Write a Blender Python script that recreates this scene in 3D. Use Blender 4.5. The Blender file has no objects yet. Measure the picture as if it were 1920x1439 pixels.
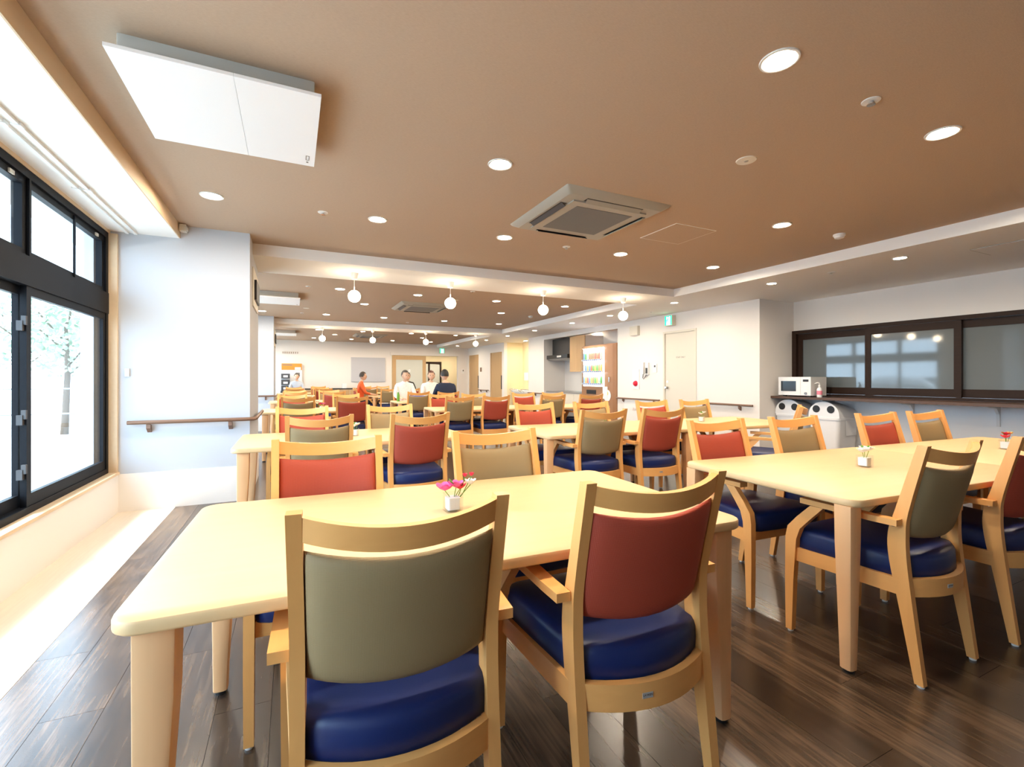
import bpy, bmesh, math, random
from mathutils import Vector, Matrix
random.seed(7)
S = bpy.context.scene
COL = S.collection
R = math.radians

# ------------------------------------------------------------------ camera, world, exposure
cam_d = bpy.data.cameras.new('camera'); cam = bpy.data.objects.new('camera', cam_d); COL.objects.link(cam)
cam_d.sensor_width = 36.0; cam_d.lens = 872.0 / 1920.0 * 36.0
cam_d.shift_y = -9.0 / 1920.0
cam_d.clip_start = 0.02; cam_d.clip_end = 200
cam.location = (0, 0, 1.18); cam.rotation_euler = (R(90), 0, R(-25.34))
S.camera = cam
S.view_settings.view_transform = 'Standard'; S.view_settings.look = 'None'
S.view_settings.gamma = 1.0; S.view_settings.use_curve_mapping = False
S.view_settings.exposure = 0.82
w = bpy.data.worlds.new('sky'); S.world = w; w.use_nodes = True
bg = w.node_tree.nodes['Background']
bg.inputs[0].default_value = (0.58, 0.79, 1.0, 1); bg.inputs[1].default_value = 6.4
sun_d = bpy.data.lights.new('sun', 'SUN'); sun = bpy.data.objects.new('sun', sun_d); COL.objects.link(sun)
sun_d.energy = 6.0; sun_d.angle = R(14); sun_d.color = (1.0, 0.99, 0.97)
sun.location = (-8, -2, 12)
sun.rotation_euler = Vector((0.62, 0.12, -1.0)).to_track_quat('-Z', 'Y').to_euler()
for (y0, y1) in ((-0.2, 5.17), (6.45, 11.85), (13.1, 18.6)):        # light portals in the window openings
    ld = bpy.data.lights.new('window_portal', 'AREA'); lo = bpy.data.objects.new('window_portal', ld); COL.objects.link(lo)
    ld.shape = 'RECTANGLE'; ld.size = 2.1; ld.size_y = y1 - y0; ld.cycles.is_portal = True
    lo.location = (-1.53, (y0 + y1) / 2, 1.4); lo.rotation_euler = (0, R(-90), 0)
try:
    S.cycles.max_bounces = 12; S.cycles.diffuse_bounces = 8; S.cycles.glossy_bounces = 4; S.cycles.transmission_bounces = 6
    S.cycles.caustics_reflective = False; S.cycles.caustics_refractive = False
    S.cycles.sample_clamp_indirect = 6.0
except Exception:
    pass

ZU, ZL = 2.598, 2.478            # ceiling heights: raised panels, lowered parts
XR, XC, YB = 6.86, 7.72, 18.9    # right wall, recessed counter wall, back wall
XW = -1.384                      # wall below the windows
PX = -0.37                       # room-side face of the wall pillars
BEAM = [(5.56, 6.43), (12.21, 13.08)]
PIL = [(5.2, 6.45), (11.85, 13.10)]
BAYS = [(-0.2, 5.2), (6.45, 11.85), (13.10, 18.9)]

# ------------------------------------------------------------------ materials
M = {}
def mat(name, col, rough=0.5, metal=0.0, spec=0.5, emit=None, estr=0.0, var=0.0, scale=20.0, stretch=None, bump=0.0, bscale=None,
        alpha=None, trans=0.0, objrand=0.0, ior=1.45, coat=0.0):
    m = bpy.data.materials.new(name); m.use_nodes = True
    nt = m.node_tree; b = nt.nodes['Principled BSDF']
    b.inputs['Base Color'].default_value = (*col, 1); b.inputs['Roughness'].default_value = rough
    b.inputs['Metallic'].default_value = metal; b.inputs['Specular IOR Level'].default_value = spec
    b.inputs['IOR'].default_value = ior
    if coat: b.inputs['Coat Weight'].default_value = coat; b.inputs['Coat Roughness'].default_value = 0.12
    if trans: b.inputs['Transmission Weight'].default_value = trans
    if emit: b.inputs['Emission Color'].default_value = (*emit, 1); b.inputs['Emission Strength'].default_value = estr
    if alpha is not None: b.inputs['Alpha'].default_value = alpha
    if var or bump or objrand:
        tc = nt.nodes.new('ShaderNodeTexCoord'); mp = nt.nodes.new('ShaderNodeMapping'); nz = nt.nodes.new('ShaderNodeTexNoise')
        nt.links.new(tc.outputs['Object'], mp.inputs['Vector']); nt.links.new(mp.outputs['Vector'], nz.inputs['Vector'])
        if stretch: mp.inputs['Scale'].default_value = stretch
        nz.inputs['Scale'].default_value = scale; nz.inputs['Detail'].default_value = 5.0
        if objrand:
            oi = nt.nodes.new('ShaderNodeObjectInfo'); ad = nt.nodes.new('ShaderNodeVectorMath'); ad.operation = 'MULTIPLY_ADD'
            nt.links.new(oi.outputs['Random'], ad.inputs[0]); ad.inputs[1].default_value = (31.0, 17.0, 9.0)
            nt.links.new(tc.outputs['Object'], ad.inputs[2]); nt.links.new(ad.outputs[0], mp.inputs['Vector'])
        if var or objrand:
            rp = nt.nodes.new('ShaderNodeMapRange'); rp.inputs[1].default_value = 0.25; rp.inputs[2].default_value = 0.75
            rp.inputs[3].default_value = 1 - var; rp.inputs[4].default_value = 1 + var
            nt.links.new(nz.outputs['Fac'], rp.inputs[0])
            fac = rp.outputs[0]
            if objrand:
                r2 = nt.nodes.new('ShaderNodeMapRange'); r2.inputs[3].default_value = 1 - objrand; r2.inputs[4].default_value = 1 + objrand
                nt.links.new(oi.outputs['Random'], r2.inputs[0])
                mm = nt.nodes.new('ShaderNodeMath'); mm.operation = 'MULTIPLY'
                nt.links.new(fac, mm.inputs[0]); nt.links.new(r2.outputs[0], mm.inputs[1]); fac = mm.outputs[0]
            vm = nt.nodes.new('ShaderNodeVectorMath'); vm.operation = 'SCALE'; vm.inputs[0].default_value = col
            nt.links.new(fac, vm.inputs['Scale']); nt.links.new(vm.outputs[0], b.inputs['Base Color'])
        if bump:
            bp = nt.nodes.new('ShaderNodeBump'); bp.inputs['Strength'].default_value = bump; bp.inputs['Distance'].default_value = 0.002
            src = nz
            if bscale:
                src = nt.nodes.new('ShaderNodeTexNoise'); src.inputs['Scale'].default_value = bscale; src.inputs['Detail'].default_value = 2
                nt.links.new(tc.outputs['Object'], src.inputs['Vector'])
            nt.links.new(src.outputs['Fac'], bp.inputs['Height']); nt.links.new(bp.outputs[0], b.inputs['Normal'])
    M[name] = m
    return m

def weave(name, col, col2, scale, rough):
    """two-tone woven upholstery: crossed fine waves in object space"""
    m = bpy.data.materials.new(name); m.use_nodes = True; nt = m.node_tree; b = nt.nodes['Principled BSDF']
    tc = nt.nodes.new('ShaderNodeTexCoord')
    outs = []
    for dirn in ('X', 'Z'):
        wv = nt.nodes.new('ShaderNodeTexWave'); wv.bands_direction = dirn; wv.inputs['Scale'].default_value = scale
        wv.inputs['Distortion'].default_value = 1.2; wv.inputs['Detail'].default_value = 1.0
        nt.links.new(tc.outputs['Object'], wv.inputs['Vector']); outs.append(wv.outputs['Fac'])
    mu = nt.nodes.new('ShaderNodeMath'); mu.operation = 'MULTIPLY'; nt.links.new(outs[0], mu.inputs[0]); nt.links.new(outs[1], mu.inputs[1])
    mx = nt.nodes.new('ShaderNodeMix'); mx.data_type = 'RGBA'
    mx.inputs[6].default_value = (*col, 1); mx.inputs[7].default_value = (*col2, 1)
    nt.links.new(mu.outputs[0], mx.inputs[0]); nt.links.new(mx.outputs[2], b.inputs['Base Color'])
    bp = nt.nodes.new('ShaderNodeBump'); bp.inputs['Strength'].default_value = 0.25; bp.inputs['Distance'].default_value = 0.001
    nt.links.new(mu.outputs[0], bp.inputs['Height']); nt.links.new(bp.outputs[0], b.inputs['Normal'])
    b.inputs['Roughness'].default_value = rough; b.inputs['Specular IOR Level'].default_value = 0.35
    M[name] = m
    return m

def wood(name, col, dark, axis='X', scale=6.0, rough=0.42, dist=3.0, mixf=0.35):
    m = bpy.data.materials.new(name); m.use_nodes = True; nt = m.node_tree; b = nt.nodes['Principled BSDF']
    tc = nt.nodes.new('ShaderNodeTexCoord'); mp = nt.nodes.new('ShaderNodeMapping')
    st = {'X': (0.06, 1, 1), 'Y': (1, 0.06, 1), 'Z': (1, 1, 0.06)}[axis]
    mp.inputs['Scale'].default_value = st
    oi = nt.nodes.new('ShaderNodeObjectInfo'); ad = nt.nodes.new('ShaderNodeVectorMath'); ad.operation = 'MULTIPLY_ADD'
    nt.links.new(oi.outputs['Random'], ad.inputs[0]); ad.inputs[1].default_value = (7.3, 5.1, 3.7)
    nt.links.new(tc.outputs['Object'], ad.inputs[2]); nt.links.new(ad.outputs[0], mp.inputs['Vector'])
    nz = nt.nodes.new('ShaderNodeTexNoise'); nz.inputs['Scale'].default_value = scale * 6; nz.inputs['Detail'].default_value = 6
    nz.inputs['Distortion'].default_value = dist * 0.2
    nt.links.new(mp.outputs[0], nz.inputs['Vector'])
    cr = nt.nodes.new('ShaderNodeMapRange'); cr.inputs[1].default_value = 0.3; cr.inputs[2].default_value = 0.75
    cr.inputs[3].default_value = 0.0; cr.inputs[4].default_value = mixf
    nt.links.new(nz.outputs['Fac'], cr.inputs[0])
    mx = nt.nodes.new('ShaderNodeMix'); mx.data_type = 'RGBA'
    mx.inputs[6].default_value = (*col, 1); mx.inputs[7].default_value = (*dark, 1)
    nt.links.new(cr.outputs[0], mx.inputs[0]); nt.links.new(mx.outputs[2], b.inputs['Base Color'])
    b.inputs['Roughness'].default_value = rough
    M[name] = m
    return m

def plank_mat(name):
    """dark walnut vinyl plank: every plank its own tone, long grain along Y"""
    m = bpy.data.materials.new(name); m.use_nodes = True; nt = m.node_tree; b = nt.nodes['Principled BSDF']
    tc = nt.nodes.new('ShaderNodeTexCoord'); oi = nt.nodes.new('ShaderNodeObjectInfo')
    ad = nt.nodes.new('ShaderNodeVectorMath'); ad.operation = 'MULTIPLY_ADD'
    nt.links.new(oi.outputs['Random'], ad.inputs[0]); ad.inputs[1].default_value = (13.0, 29.0, 5.0)
    nt.links.new(tc.outputs['Object'], ad.inputs[2])
    mp = nt.nodes.new('ShaderNodeMapping'); mp.inputs['Scale'].default_value = (1, 0.045, 1); nt.links.new(ad.outputs[0], mp.inputs['Vector'])
    n1 = nt.nodes.new('ShaderNodeTexNoise'); n1.inputs['Scale'].default_value = 75; n1.inputs['Detail'].default_value = 5; n1.inputs['Distortion'].default_value = 0.5
    mp2 = nt.nodes.new('ShaderNodeMapping'); mp2.inputs['Scale'].default_value = (1, 0.3, 1); nt.links.new(ad.outputs[0], mp2.inputs['Vector'])
    n2 = nt.nodes.new('ShaderNodeTexNoise'); n2.inputs['Scale'].default_value = 7; n2.inputs['Detail'].default_value = 4; n2.inputs['Distortion'].default_value = 1.5
    nt.links.new(mp.outputs[0], n1.inputs['Vector']); nt.links.new(mp2.outputs[0], n2.inputs['Vector'])
    a0 = nt.nodes.new('ShaderNodeMath'); a0.operation = 'MULTIPLY'; a0.inputs[1].default_value = 0.42; nt.links.new(n2.outputs['Fac'], a0.inputs[0])
    a1 = nt.nodes.new('ShaderNodeMath'); a1.operation = 'MULTIPLY_ADD'; a1.inputs[1].default_value = 0.5
    nt.links.new(n1.outputs['Fac'], a1.inputs[0]); nt.links.new(a0.outputs[0], a1.inputs[2])
    a2 = nt.nodes.new('ShaderNodeMath'); a2.operation = 'MULTIPLY_ADD'; a2.inputs[1].default_value = 0.22
    nt.links.new(oi.outputs['Random'], a2.inputs[0]); nt.links.new(a1.outputs[0], a2.inputs[2])
    cr = nt.nodes.new('ShaderNodeValToRGB'); e = cr.color_ramp.elements
    e[0].position = 0.36; e[0].color = (0.018, 0.011, 0.008, 1); e[1].position = 0.80; e[1].color = (0.17, 0.105, 0.062, 1)
    em = e.new(0.56); em.color = (0.058, 0.035, 0.022, 1)
    a3 = nt.nodes.new('ShaderNodeMath'); a3.operation = 'MULTIPLY'; a3.inputs[1].default_value = 1.0
    nt.links.new(a2.outputs[0], a3.inputs[0]); nt.links.new(a3.outputs[0], cr.inputs[0]); nt.links.new(cr.outputs[0], b.inputs['Base Color'])
    b.inputs['Roughness'].default_value = 0.27; b.inputs['Specular IOR Level'].default_value = 1.0
    bp = nt.nodes.new('ShaderNodeBump'); bp.inputs['Strength'].default_value = 0.07; bp.inputs['Distance'].default_value = 0.001
    nt.links.new(n1.outputs['Fac'], bp.inputs['Height']); nt.links.new(bp.outputs[0], b.inputs['Normal'])
    M[name] = m

wood('beech', (0.84, 0.425, 0.135), (0.70, 0.31, 0.085), 'Z', 5, 0.38)
wood('beech_x', (0.84, 0.425, 0.135), (0.70, 0.31, 0.085), 'X', 5, 0.38)
wood('beech_y', (0.84, 0.425, 0.135), (0.70, 0.31, 0.085), 'Y', 5, 0.38)
wood('table_leg', (0.80, 0.47, 0.235), (0.68, 0.37, 0.17), 'Z', 5, 0.42)
wood('table_top', (0.73, 0.505, 0.262), (0.68, 0.45, 0.215), 'X', 4, 0.45, mixf=0.5)
wood('trim_wood', (0.72, 0.55, 0.36), (0.62, 0.45, 0.27), 'Y', 4, 0.5)
wood('door_wood', (0.55, 0.36, 0.18), (0.45, 0.28, 0.13), 'Z', 5, 0.5)
wood('rail_wood', (0.20, 0.11, 0.07), (0.14, 0.075, 0.045), 'X', 6, 0.45)
wood('dark_wood', (0.032, 0.017, 0.011), (0.018, 0.010, 0.007), 'Y', 6, 0.5); M['dark_wood'].node_tree.nodes['Principled BSDF'].inputs['Specular IOR Level'].default_value = 0.15
wood('shelf_wood', (0.10, 0.050, 0.028), (0.06, 0.03, 0.017), 'Y', 6, 0.42)
wood('vending_wood', (0.36, 0.18, 0.085), (0.30, 0.14, 0.06), 'Z', 6, 0.4)
plank_mat('plank')
weave('red_fabric', (0.38, 0.048, 0.024), (0.50, 0.12, 0.068), 95, 0.62)
weave('olive_fabric', (0.29, 0.205, 0.098), (0.36, 0.265, 0.138), 120, 0.6)
mat('navy_vinyl', (0.004, 0.016, 0.092), 0.42, spec=0.5, bump=0.08, scale=250)
mat('wall_white', (0.80, 0.765, 0.725), 0.85, bump=0.05, scale=220)
mat('wall_brightened', (0.90, 0.90, 0.90), 0.7)  # wall white made lighter to offset the shade under the serving shelf
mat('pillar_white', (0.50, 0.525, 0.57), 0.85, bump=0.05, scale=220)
mat('ceiling_brown', (0.44, 0.335, 0.25), 0.9, var=0.07, scale=60, stretch=(1, 6, 1), bump=0.15, bscale=260)
mat('ceiling_white', (0.88, 0.86, 0.83), 0.85)
mat('pale_floor', (0.74, 0.655, 0.54), 0.45, var=0.05, scale=9, stretch=(8, 0.5, 1))
mat('black_frame', (0.006, 0.007, 0.010), 0.5, spec=0.15)
mat('grey_metal', (0.20, 0.21, 0.22), 0.35, metal=0.6)
mat('chrome', (0.75, 0.75, 0.76), 0.15, metal=1.0)
mat('white_plastic', (0.82, 0.82, 0.80), 0.4)
mat('cream_plastic', (0.70, 0.655, 0.56), 0.45)
mat('bin_white', (0.80, 0.81, 0.83), 0.38)
mat('black_plastic', (0.012, 0.012, 0.013), 0.4)
mat('dark_grey', (0.06, 0.06, 0.065), 0.5)
mat('ac_grey', (0.36, 0.345, 0.30), 0.5)
mat('housing_grey', (0.55, 0.55, 0.52), 0.5)
mat('ac_grille', (0.13, 0.135, 0.14), 0.6, var=0.1, scale=300)
mat('panel_white', (0.86, 0.86, 0.87), 0.5)
mat('downlight_glow', (1, 1, 1), emit=(1.0, 0.85, 0.66), estr=340.0)
mat('downlight_glow_small', (1, 1, 1), emit=(1.0, 0.85, 0.66), estr=380.0)
mat('globe_glow', (1, 1, 1), emit=(1.0, 0.80, 0.55), estr=22.0)
mat('led_white', (1, 1, 1), emit=(0.93, 0.97, 1.0), estr=3.2)
mat('led_tube', (1, 1, 1), emit=(0.95, 0.98, 1.0), estr=18.0)
mat('exit_green', (0.0, 0.5, 0.22), emit=(0.02, 0.75, 0.32), estr=1.2)
mat('exit_white', (0.9, 1, 0.95), emit=(0.85, 1.0, 0.92), estr=1.8)
mat('frost_glass', (0.13, 0.15, 0.155), 0.045, spec=0.7, coat=0.3)
mat('door_frost', (0.62, 0.64, 0.58), 0.45)
def clear_pane(name, gloss):
    m = bpy.data.materials.new(name); m.use_nodes = True; nt = m.node_tree; nt.nodes.remove(nt.nodes['Principled BSDF'])
    t = nt.nodes.new('ShaderNodeBsdfTransparent'); t.inputs[0].default_value = (0.96, 0.98, 0.985, 1)
    gl = nt.nodes.new('ShaderNodeBsdfGlossy'); gl.inputs['Roughness'].default_value = 0.02
    lw = nt.nodes.new('ShaderNodeLayerWeight'); fr = nt.nodes.new('ShaderNodeMath'); fr.operation = 'POWER'; fr.inputs[1].default_value = 4.0
    nt.links.new(lw.outputs['Facing'], fr.inputs[0])
    mu = nt.nodes.new('ShaderNodeMath'); mu.operation = 'MULTIPLY_ADD'; mu.inputs[1].default_value = gloss; mu.inputs[2].default_value = 0.03
    mx = nt.nodes.new('ShaderNodeMixShader'); nt.links.new(fr.outputs[0], mu.inputs[0]); nt.links.new(mu.outputs[0], mx.inputs[0])
    nt.links.new(t.outputs[0], mx.inputs[1]); nt.links.new(gl.outputs[0], mx.inputs[2]); nt.links.new(mx.outputs[0], nt.nodes['Material Output'].inputs[0])
    M[name] = m
clear_pane('window_glass', 0.45); clear_pane('glass', 0.5)
mat('petal_white', (0.88, 0.88, 0.84), 0.6)
mat('petal_pink', (0.80, 0.12, 0.38), 0.55, var=0.35, scale=40)
mat('petal_red', (0.72, 0.03, 0.07), 0.55, var=0.25, scale=40)
mat('petal_yellow', (0.85, 0.66, 0.18), 0.6)
mat('leaf_green', (0.12, 0.30, 0.03), 0.5)
mat('stone_fill', (0.85, 0.84, 0.82), 0.6)
mat('red_lamp', (0.75, 0.02, 0.05), 0.3)
mat('label_pink', (0.85, 0.25, 0.33), 0.5)
mat('ink_grey', (0.22, 0.20, 0.18), 0.7)
mat('ink_dark', (0.03, 0.03, 0.035), 0.6)
mat('tag_silver', (0.62, 0.62, 0.60), 0.4, metal=0.5)
mat('steel', (0.42, 0.43, 0.44), 0.3, metal=0.8)
mat('board_grey', (0.50, 0.51, 0.55), 0.7)
mat('poster_orange', (0.85, 0.28, 0.04), 0.6)
mat('paper_white', (0.82, 0.83, 0.84), 0.7)
mat('blue_plastic', (0.03, 0.10, 0.55), 0.4)
mat('cream_wall', (0.82, 0.70, 0.46), 0.85)
mat('skin', (0.62, 0.40, 0.28), 0.55)
mat('hair_dark', (0.012, 0.010, 0.009), 0.5)
mat('hair_grey', (0.06, 0.048, 0.04), 0.6)
mat('hair_brown', (0.09, 0.03, 0.02), 0.5)
mat('cloth_orange', (0.80, 0.13, 0.03), 0.8)
mat('cloth_white', (0.80, 0.79, 0.76), 0.8, var=0.12, scale=18, stretch=(1, 1, 6))
mat('cloth_black', (0.012, 0.013, 0.016), 0.8)
mat('cloth_navy', (0.010, 0.018, 0.045), 0.8)
mat('cloth_pale', (0.42, 0.47, 0.55), 0.8)
mat('trouser', (0.05, 0.06, 0.09), 0.8)
mat('outdoor_beige', (0.45, 0.40, 0.33), 0.8)
mat('outdoor_ground', (0.55, 0.55, 0.52), 0.9, var=0.1, scale=3)
mat('eave', (0.50, 0.58, 0.66), 0.7)
mat('foliage', (0.32, 0.42, 0.30), 0.7, var=0.3, scale=8)
mat('bark', (0.12, 0.085, 0.06), 0.8)
mat('car_white', (0.80, 0.82, 0.84), 0.25, coat=0.6)
mat('car_glass', (0.03, 0.04, 0.05), 0.08)
mat('tyre', (0.02, 0.02, 0.02), 0.7)
mat('hydrant_text', (0.55, 0.42, 0.36), 0.6)

# ------------------------------------------------------------------ mesh helpers
def new_bm(): return bmesh.new()
def box(bm, x0, x1, y0, y1, z0, z1):
    v = [bm.verts.new(p) for p in ((x0, y0, z0), (x1, y0, z0), (x1, y1, z0), (x0, y1, z0), (x0, y0, z1), (x1, y0, z1), (x1, y1, z1), (x0, y1, z1))]
    for f in ((3, 2, 1, 0), (4, 5, 6, 7), (0, 1, 5, 4), (1, 2, 6, 5), (2, 3, 7, 6), (3, 0, 4, 7)): bm.faces.new([v[i] for i in f])
    return v
def loft(bm, rings, cap=True, closed=False):
    vr = [[bm.verts.new(p) for p in r] for r in rings]
    n = len(vr[0]); m = len(vr)
    for a in range(m if closed else m - 1):
        b = (a + 1) % m
        for i in range(n):
            j = (i + 1) % n
            bm.faces.new((vr[a][i], vr[a][j], vr[b][j], vr[b][i]))
    if cap and not closed:
        bm.faces.new(list(reversed(vr[0]))); bm.faces.new(vr[-1])
    return vr
def circ(cx, cy, z, r, n=24, ry=None):
    ry = r if ry is None else ry
    return [(cx + r * math.cos(2 * math.pi * i / n), cy + ry * math.sin(2 * math.pi * i / n), z) for i in range(n)]
def lathe(bm, prof, cx=0, cy=0, n=24):
    return loft(bm, [circ(cx, cy, z, max(r, 1e-4), n) for r, z in prof])
def tube(bm, pts, r, n=8, rads=None):
    P = [Vector(p) for p in pts]; rings = []
    up = Vector((0, 0, 1))
    for i, p in enumerate(P):
        t = (P[min(i + 1, len(P) - 1)] - P[max(i - 1, 0)]).normalized()
        a = t.cross(up)
        if a.length < 1e-3: a = t.cross(Vector((0, 1, 0)))
        a.normalize(); b = a.cross(t)
        rr = rads[i] if rads else r
        rings.append([tuple(p + a * rr * math.cos(2 * math.pi * k / n) + b * rr * math.sin(2 * math.pi * k / n)) for k in range(n)])
    return loft(bm, rings)
def rrect(x0, x1, y0, y1, r, z, n=5):
    pts = []
    for cx, cy, a0 in ((x1 - r, y1 - r, 0), (x0 + r, y1 - r, 90), (x0 + r, y0 + r, 180), (x1 - r, y0 + r, 270)):
        for k in range(n + 1):
            a = R(a0 + 90 * k / n); pts.append((cx + r * math.cos(a), cy + r * math.sin(a), z))
    return pts
def bevel(bm, w, seg=2, ang=30):
    es = [e for e in bm.edges if len(e.link_faces) == 2 and e.calc_face_angle(0) > R(ang)]
    if es: bmesh.ops.bevel(bm, geom=es, offset=w, segments=seg, affect='EDGES', profile=0.6, clamp_overlap=True)
def mesh(bm, name, mats, smooth=None):
    bmesh.ops.recalc_face_normals(bm, faces=bm.faces[:])
    me = bpy.data.meshes.new(name); bm.to_mesh(me); bm.free()
    for m in (mats if isinstance(mats, (list, tuple)) else [mats]): me.materials.append(M[m])
    if smooth is not None:
        me.polygons.foreach_set('use_smooth', [True] * len(me.polygons))
        if hasattr(me, 'set_sharp_from_angle'): me.set_sharp_from_angle(angle=R(smooth))
    return me
def place(name, me, parent=None, loc=None, rot=None):
    o = bpy.data.objects.new(name, me); COL.objects.link(o)
    if parent is not None: o.parent = parent
    if loc is not None: o.location = loc
    if rot is not None: o.rotation_euler = rot
    return o
def obj(name, bm, m, parent=None, smooth=None, loc=None, rot=None):
    return place(name, mesh(bm, name, m, smooth), parent, loc, rot)
def boxo(name, dims, m, parent=None, bev=0, loc=None, rot=None):
    bm = new_bm(); box(bm, *dims)
    if bev: bevel(bm, bev)
    return obj(name, bm, m, parent, 40 if bev else None, loc, rot)
def empty(name, loc=(0, 0, 0), rz=0.0):
    o = bpy.data.objects.new(name, None); COL.objects.link(o); o.location = loc; o.rotation_euler = (0, 0, rz); o.empty_display_size = 0.1
    return o
def tag(o, label, cat, group=None):
    o['label'] = label; o['category'] = cat
    if group: o['group'] = group
    return o
def struct(o, label=None):
    o['kind'] = 'structure'
    if label: o['label'] = label
    return o
def text(name, body, size, m, parent, loc, rot, align='CENTER', ext=0.0005):
    c = bpy.data.curves.new(name, 'FONT'); c.body = body; c.size = size; c.extrude = ext; c.align_x = align; c.align_y = 'CENTER'; c.resolution_u = 3
    t = bpy.data.objects.new(name, c); COL.objects.link(t)
    dg = bpy.context.evaluated_depsgraph_get(); dg.update()
    me = bpy.data.meshes.new_from_object(t.evaluated_get(dg)); bpy.data.objects.remove(t)
    me.materials.clear(); me.materials.append(M[m])
    return place(name, me, parent, loc, rot)
FACE_NX = (R(90), 0, R(-90))     # lettering on a wall whose face looks towards -X
FACE_NY = (R(90), 0, 0)          # ... towards -Y

# ------------------------------------------------------------------ room shell
Y0, Y1 = -3.4, YB
# floor: slab, pale border, walnut planks
fl = struct(boxo('floor', (XW - 0.2, XC + 2.2, Y0, Y1 + 4.0, -0.12, -0.006), 'dark_grey'), 'dark walnut plank floor with pale border by the windows')
boxo('window_border', (XW, -0.968, Y0, Y1, -0.006, 0.0), 'pale_floor', fl)
PWID, PLEN = 0.18, 1.2
x = -0.966; cells = []; col_i = 0
while x < 6.85:
    off = (col_i * 0.47) % PLEN
    y = Y0 - off
    while y < Y1:
        cells.append((x, max(y, Y0), min(x + PWID, 6.86), min(y + PLEN, Y1)))
        y += PLEN
    x += PWID; col_i += 1
for (a, b, c, d) in ((6.86, Y0, XC, 5.1), (6.86, 8.74, XC + 1.0, 12.24), (6.86, 13.25, XC, 15.15)):
    xx = a
    while xx < c:
        yy = b
        while yy < d:
            cells.append((xx, yy, min(xx + PWID, c), min(yy + PLEN, d))); yy += PLEN
        xx += PWID
def in_view(cx, cy):
    A = R(25.34); d = cx * math.sin(A) + cy * math.cos(A); l = cx * math.cos(A) - cy * math.sin(A)
    return d > 0.3 and abs(l / d) < 1.3, d
shown = sorted([c for c in cells if in_view((c[0] + c[2]) / 2, (c[1] + c[3]) / 2)[0]], key=lambda c: in_view((c[0] + c[2]) / 2, (c[1] + c[3]) / 2)[1])
single = set(shown[:300]); pm = {}
rest = new_bm()
for c in cells:
    G = 0.0008
    if c in single:
        k = (round(c[2] - c[0], 3), round(c[3] - c[1], 3))
        if k not in pm:
            bm = new_bm(); box(bm, -k[0] / 2 + G, k[0] / 2 - G, -k[1] / 2 + G, k[1] / 2 - G, -0.006, 0.0); pm[k] = mesh(bm, 'plank', 'plank')
        place('plank', pm[k], fl, ((c[0] + c[2]) / 2, (c[1] + c[3]) / 2, 0))
    else:
        box(rest, c[0] + G, c[2] - G, c[1] + G, c[3] - G, -0.006, 0.0)
ro = obj('plank_field', rest, 'plank', fl); ro['kind'] = 'stuff'

# ceilings: raised brown panels, lowered white parts
for i, (a, b) in enumerate(((Y0, -1.09), (-0.22, BEAM[0][0]), (BEAM[0][1], BEAM[1][0]), (BEAM[1][1], Y1))):
    struct(boxo('ceiling', (-0.94, 5.47, a, b, ZU, ZU + 0.12), 'ceiling_brown'), 'raised brown papered ceiling panel between white beams')
struct(boxo('ceiling', (5.47, XC + 1.2, Y0, Y1 + 4, ZL, ZL + 0.24), 'ceiling_white'), 'lowered white ceiling strip along the kitchen and counter side')
for i, (a, b) in enumerate(BEAM + [(-1.09, -0.22)]):
    struct(boxo('trim_beam', (PX - 0.3, 5.47, a, b, ZL, ZU + 0.12), 'ceiling_white'), 'white lowered ceiling beam carrying globe pendants')
for (a, b) in BAYS:
    s = struct(boxo('trim_soffit', (-1.60, -0.94, a, b, ZL, ZU + 0.12), 'ceiling_white'), 'white curtain soffit above the windows')
    boxo('fascia', (-0.94, -0.932, a, b, ZL, ZU), 'trim_wood', s)
    for xr in (-1.315, -1.255):
        bm = new_bm(); box(bm, xr - 0.012, xr + 0.012, a + 0.05, b - 0.02, ZL - 0.016, ZL)
        cr = tag(obj('curtain_rail', bm, 'white_plastic'), 'white curtain rail on the window soffit %s, %s' % ('ahead of the first pillar' if a < 5 else 'between the pillars' if a < 10 else 'beyond the second pillar', 'close to the glass' if xr < -1.3 else 'on the room side'), 'rail', 'curtain rails')
        yy = a + 0.7
        while yy < b - 0.2:
            boxo('rail_bracket', (xr - 0.02, xr + 0.02, yy - 0.02, yy + 0.02, ZL - 0.02, ZL - 0.002), 'white_plastic', cr); yy += 0.9
# left wall below and between the windows
for i, (a, b) in enumerate(BAYS):
    wl = struct(boxo('wall_left', (XW - 0.22, XW, a, b, 0.0, 0.335), 'wall_white'), 'low white wall below the windows')
    boxo('sill', (XW - 0.14, XW + 0.010, a, b, 0.335, 0.357), 'trim_wood', wl, 0.003)
    boxo('wall_head', (-1.60, -1.44, a, b, 2.452, ZL), 'trim_wood', wl)
    for yj in ((b - 0.03, b), (a, a + 0.03)):
        boxo('jamb', (-1.455, XW, yj[0], yj[1], 0.357, 2.452), 'trim_wood', wl)
for i, (a, b) in enumerate(PIL + [(Y0, -0.2)]):
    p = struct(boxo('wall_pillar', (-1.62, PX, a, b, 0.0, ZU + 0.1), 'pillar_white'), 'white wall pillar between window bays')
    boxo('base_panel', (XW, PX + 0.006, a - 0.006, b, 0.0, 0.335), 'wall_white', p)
# back wall with wide opening to the corridor
struct(boxo('wall_back', (-1.62, 3.62, Y1, Y1 + 0.15, 0, ZU + 0.1), 'wall_white'), 'white back wall')
struct(boxo('wall_back', (3.62, 6.40, Y1, Y1 + 0.15, 2.13, ZU + 0.1), 'wall_white'), 'white wall over the corridor opening')
struct(boxo('wall_back', (6.40, XR + 0.1, Y1, Y1 + 0.15, 0, ZU + 0.1), 'wall_white'), 'white wall pier beside the corridor opening')
struct(boxo('wall_front', (-1.62, XC + 0.1, Y0 - 0.12, Y0, 0, ZU + 0.1), 'wall_white'), 'white wall opposite the notice board')
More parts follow.
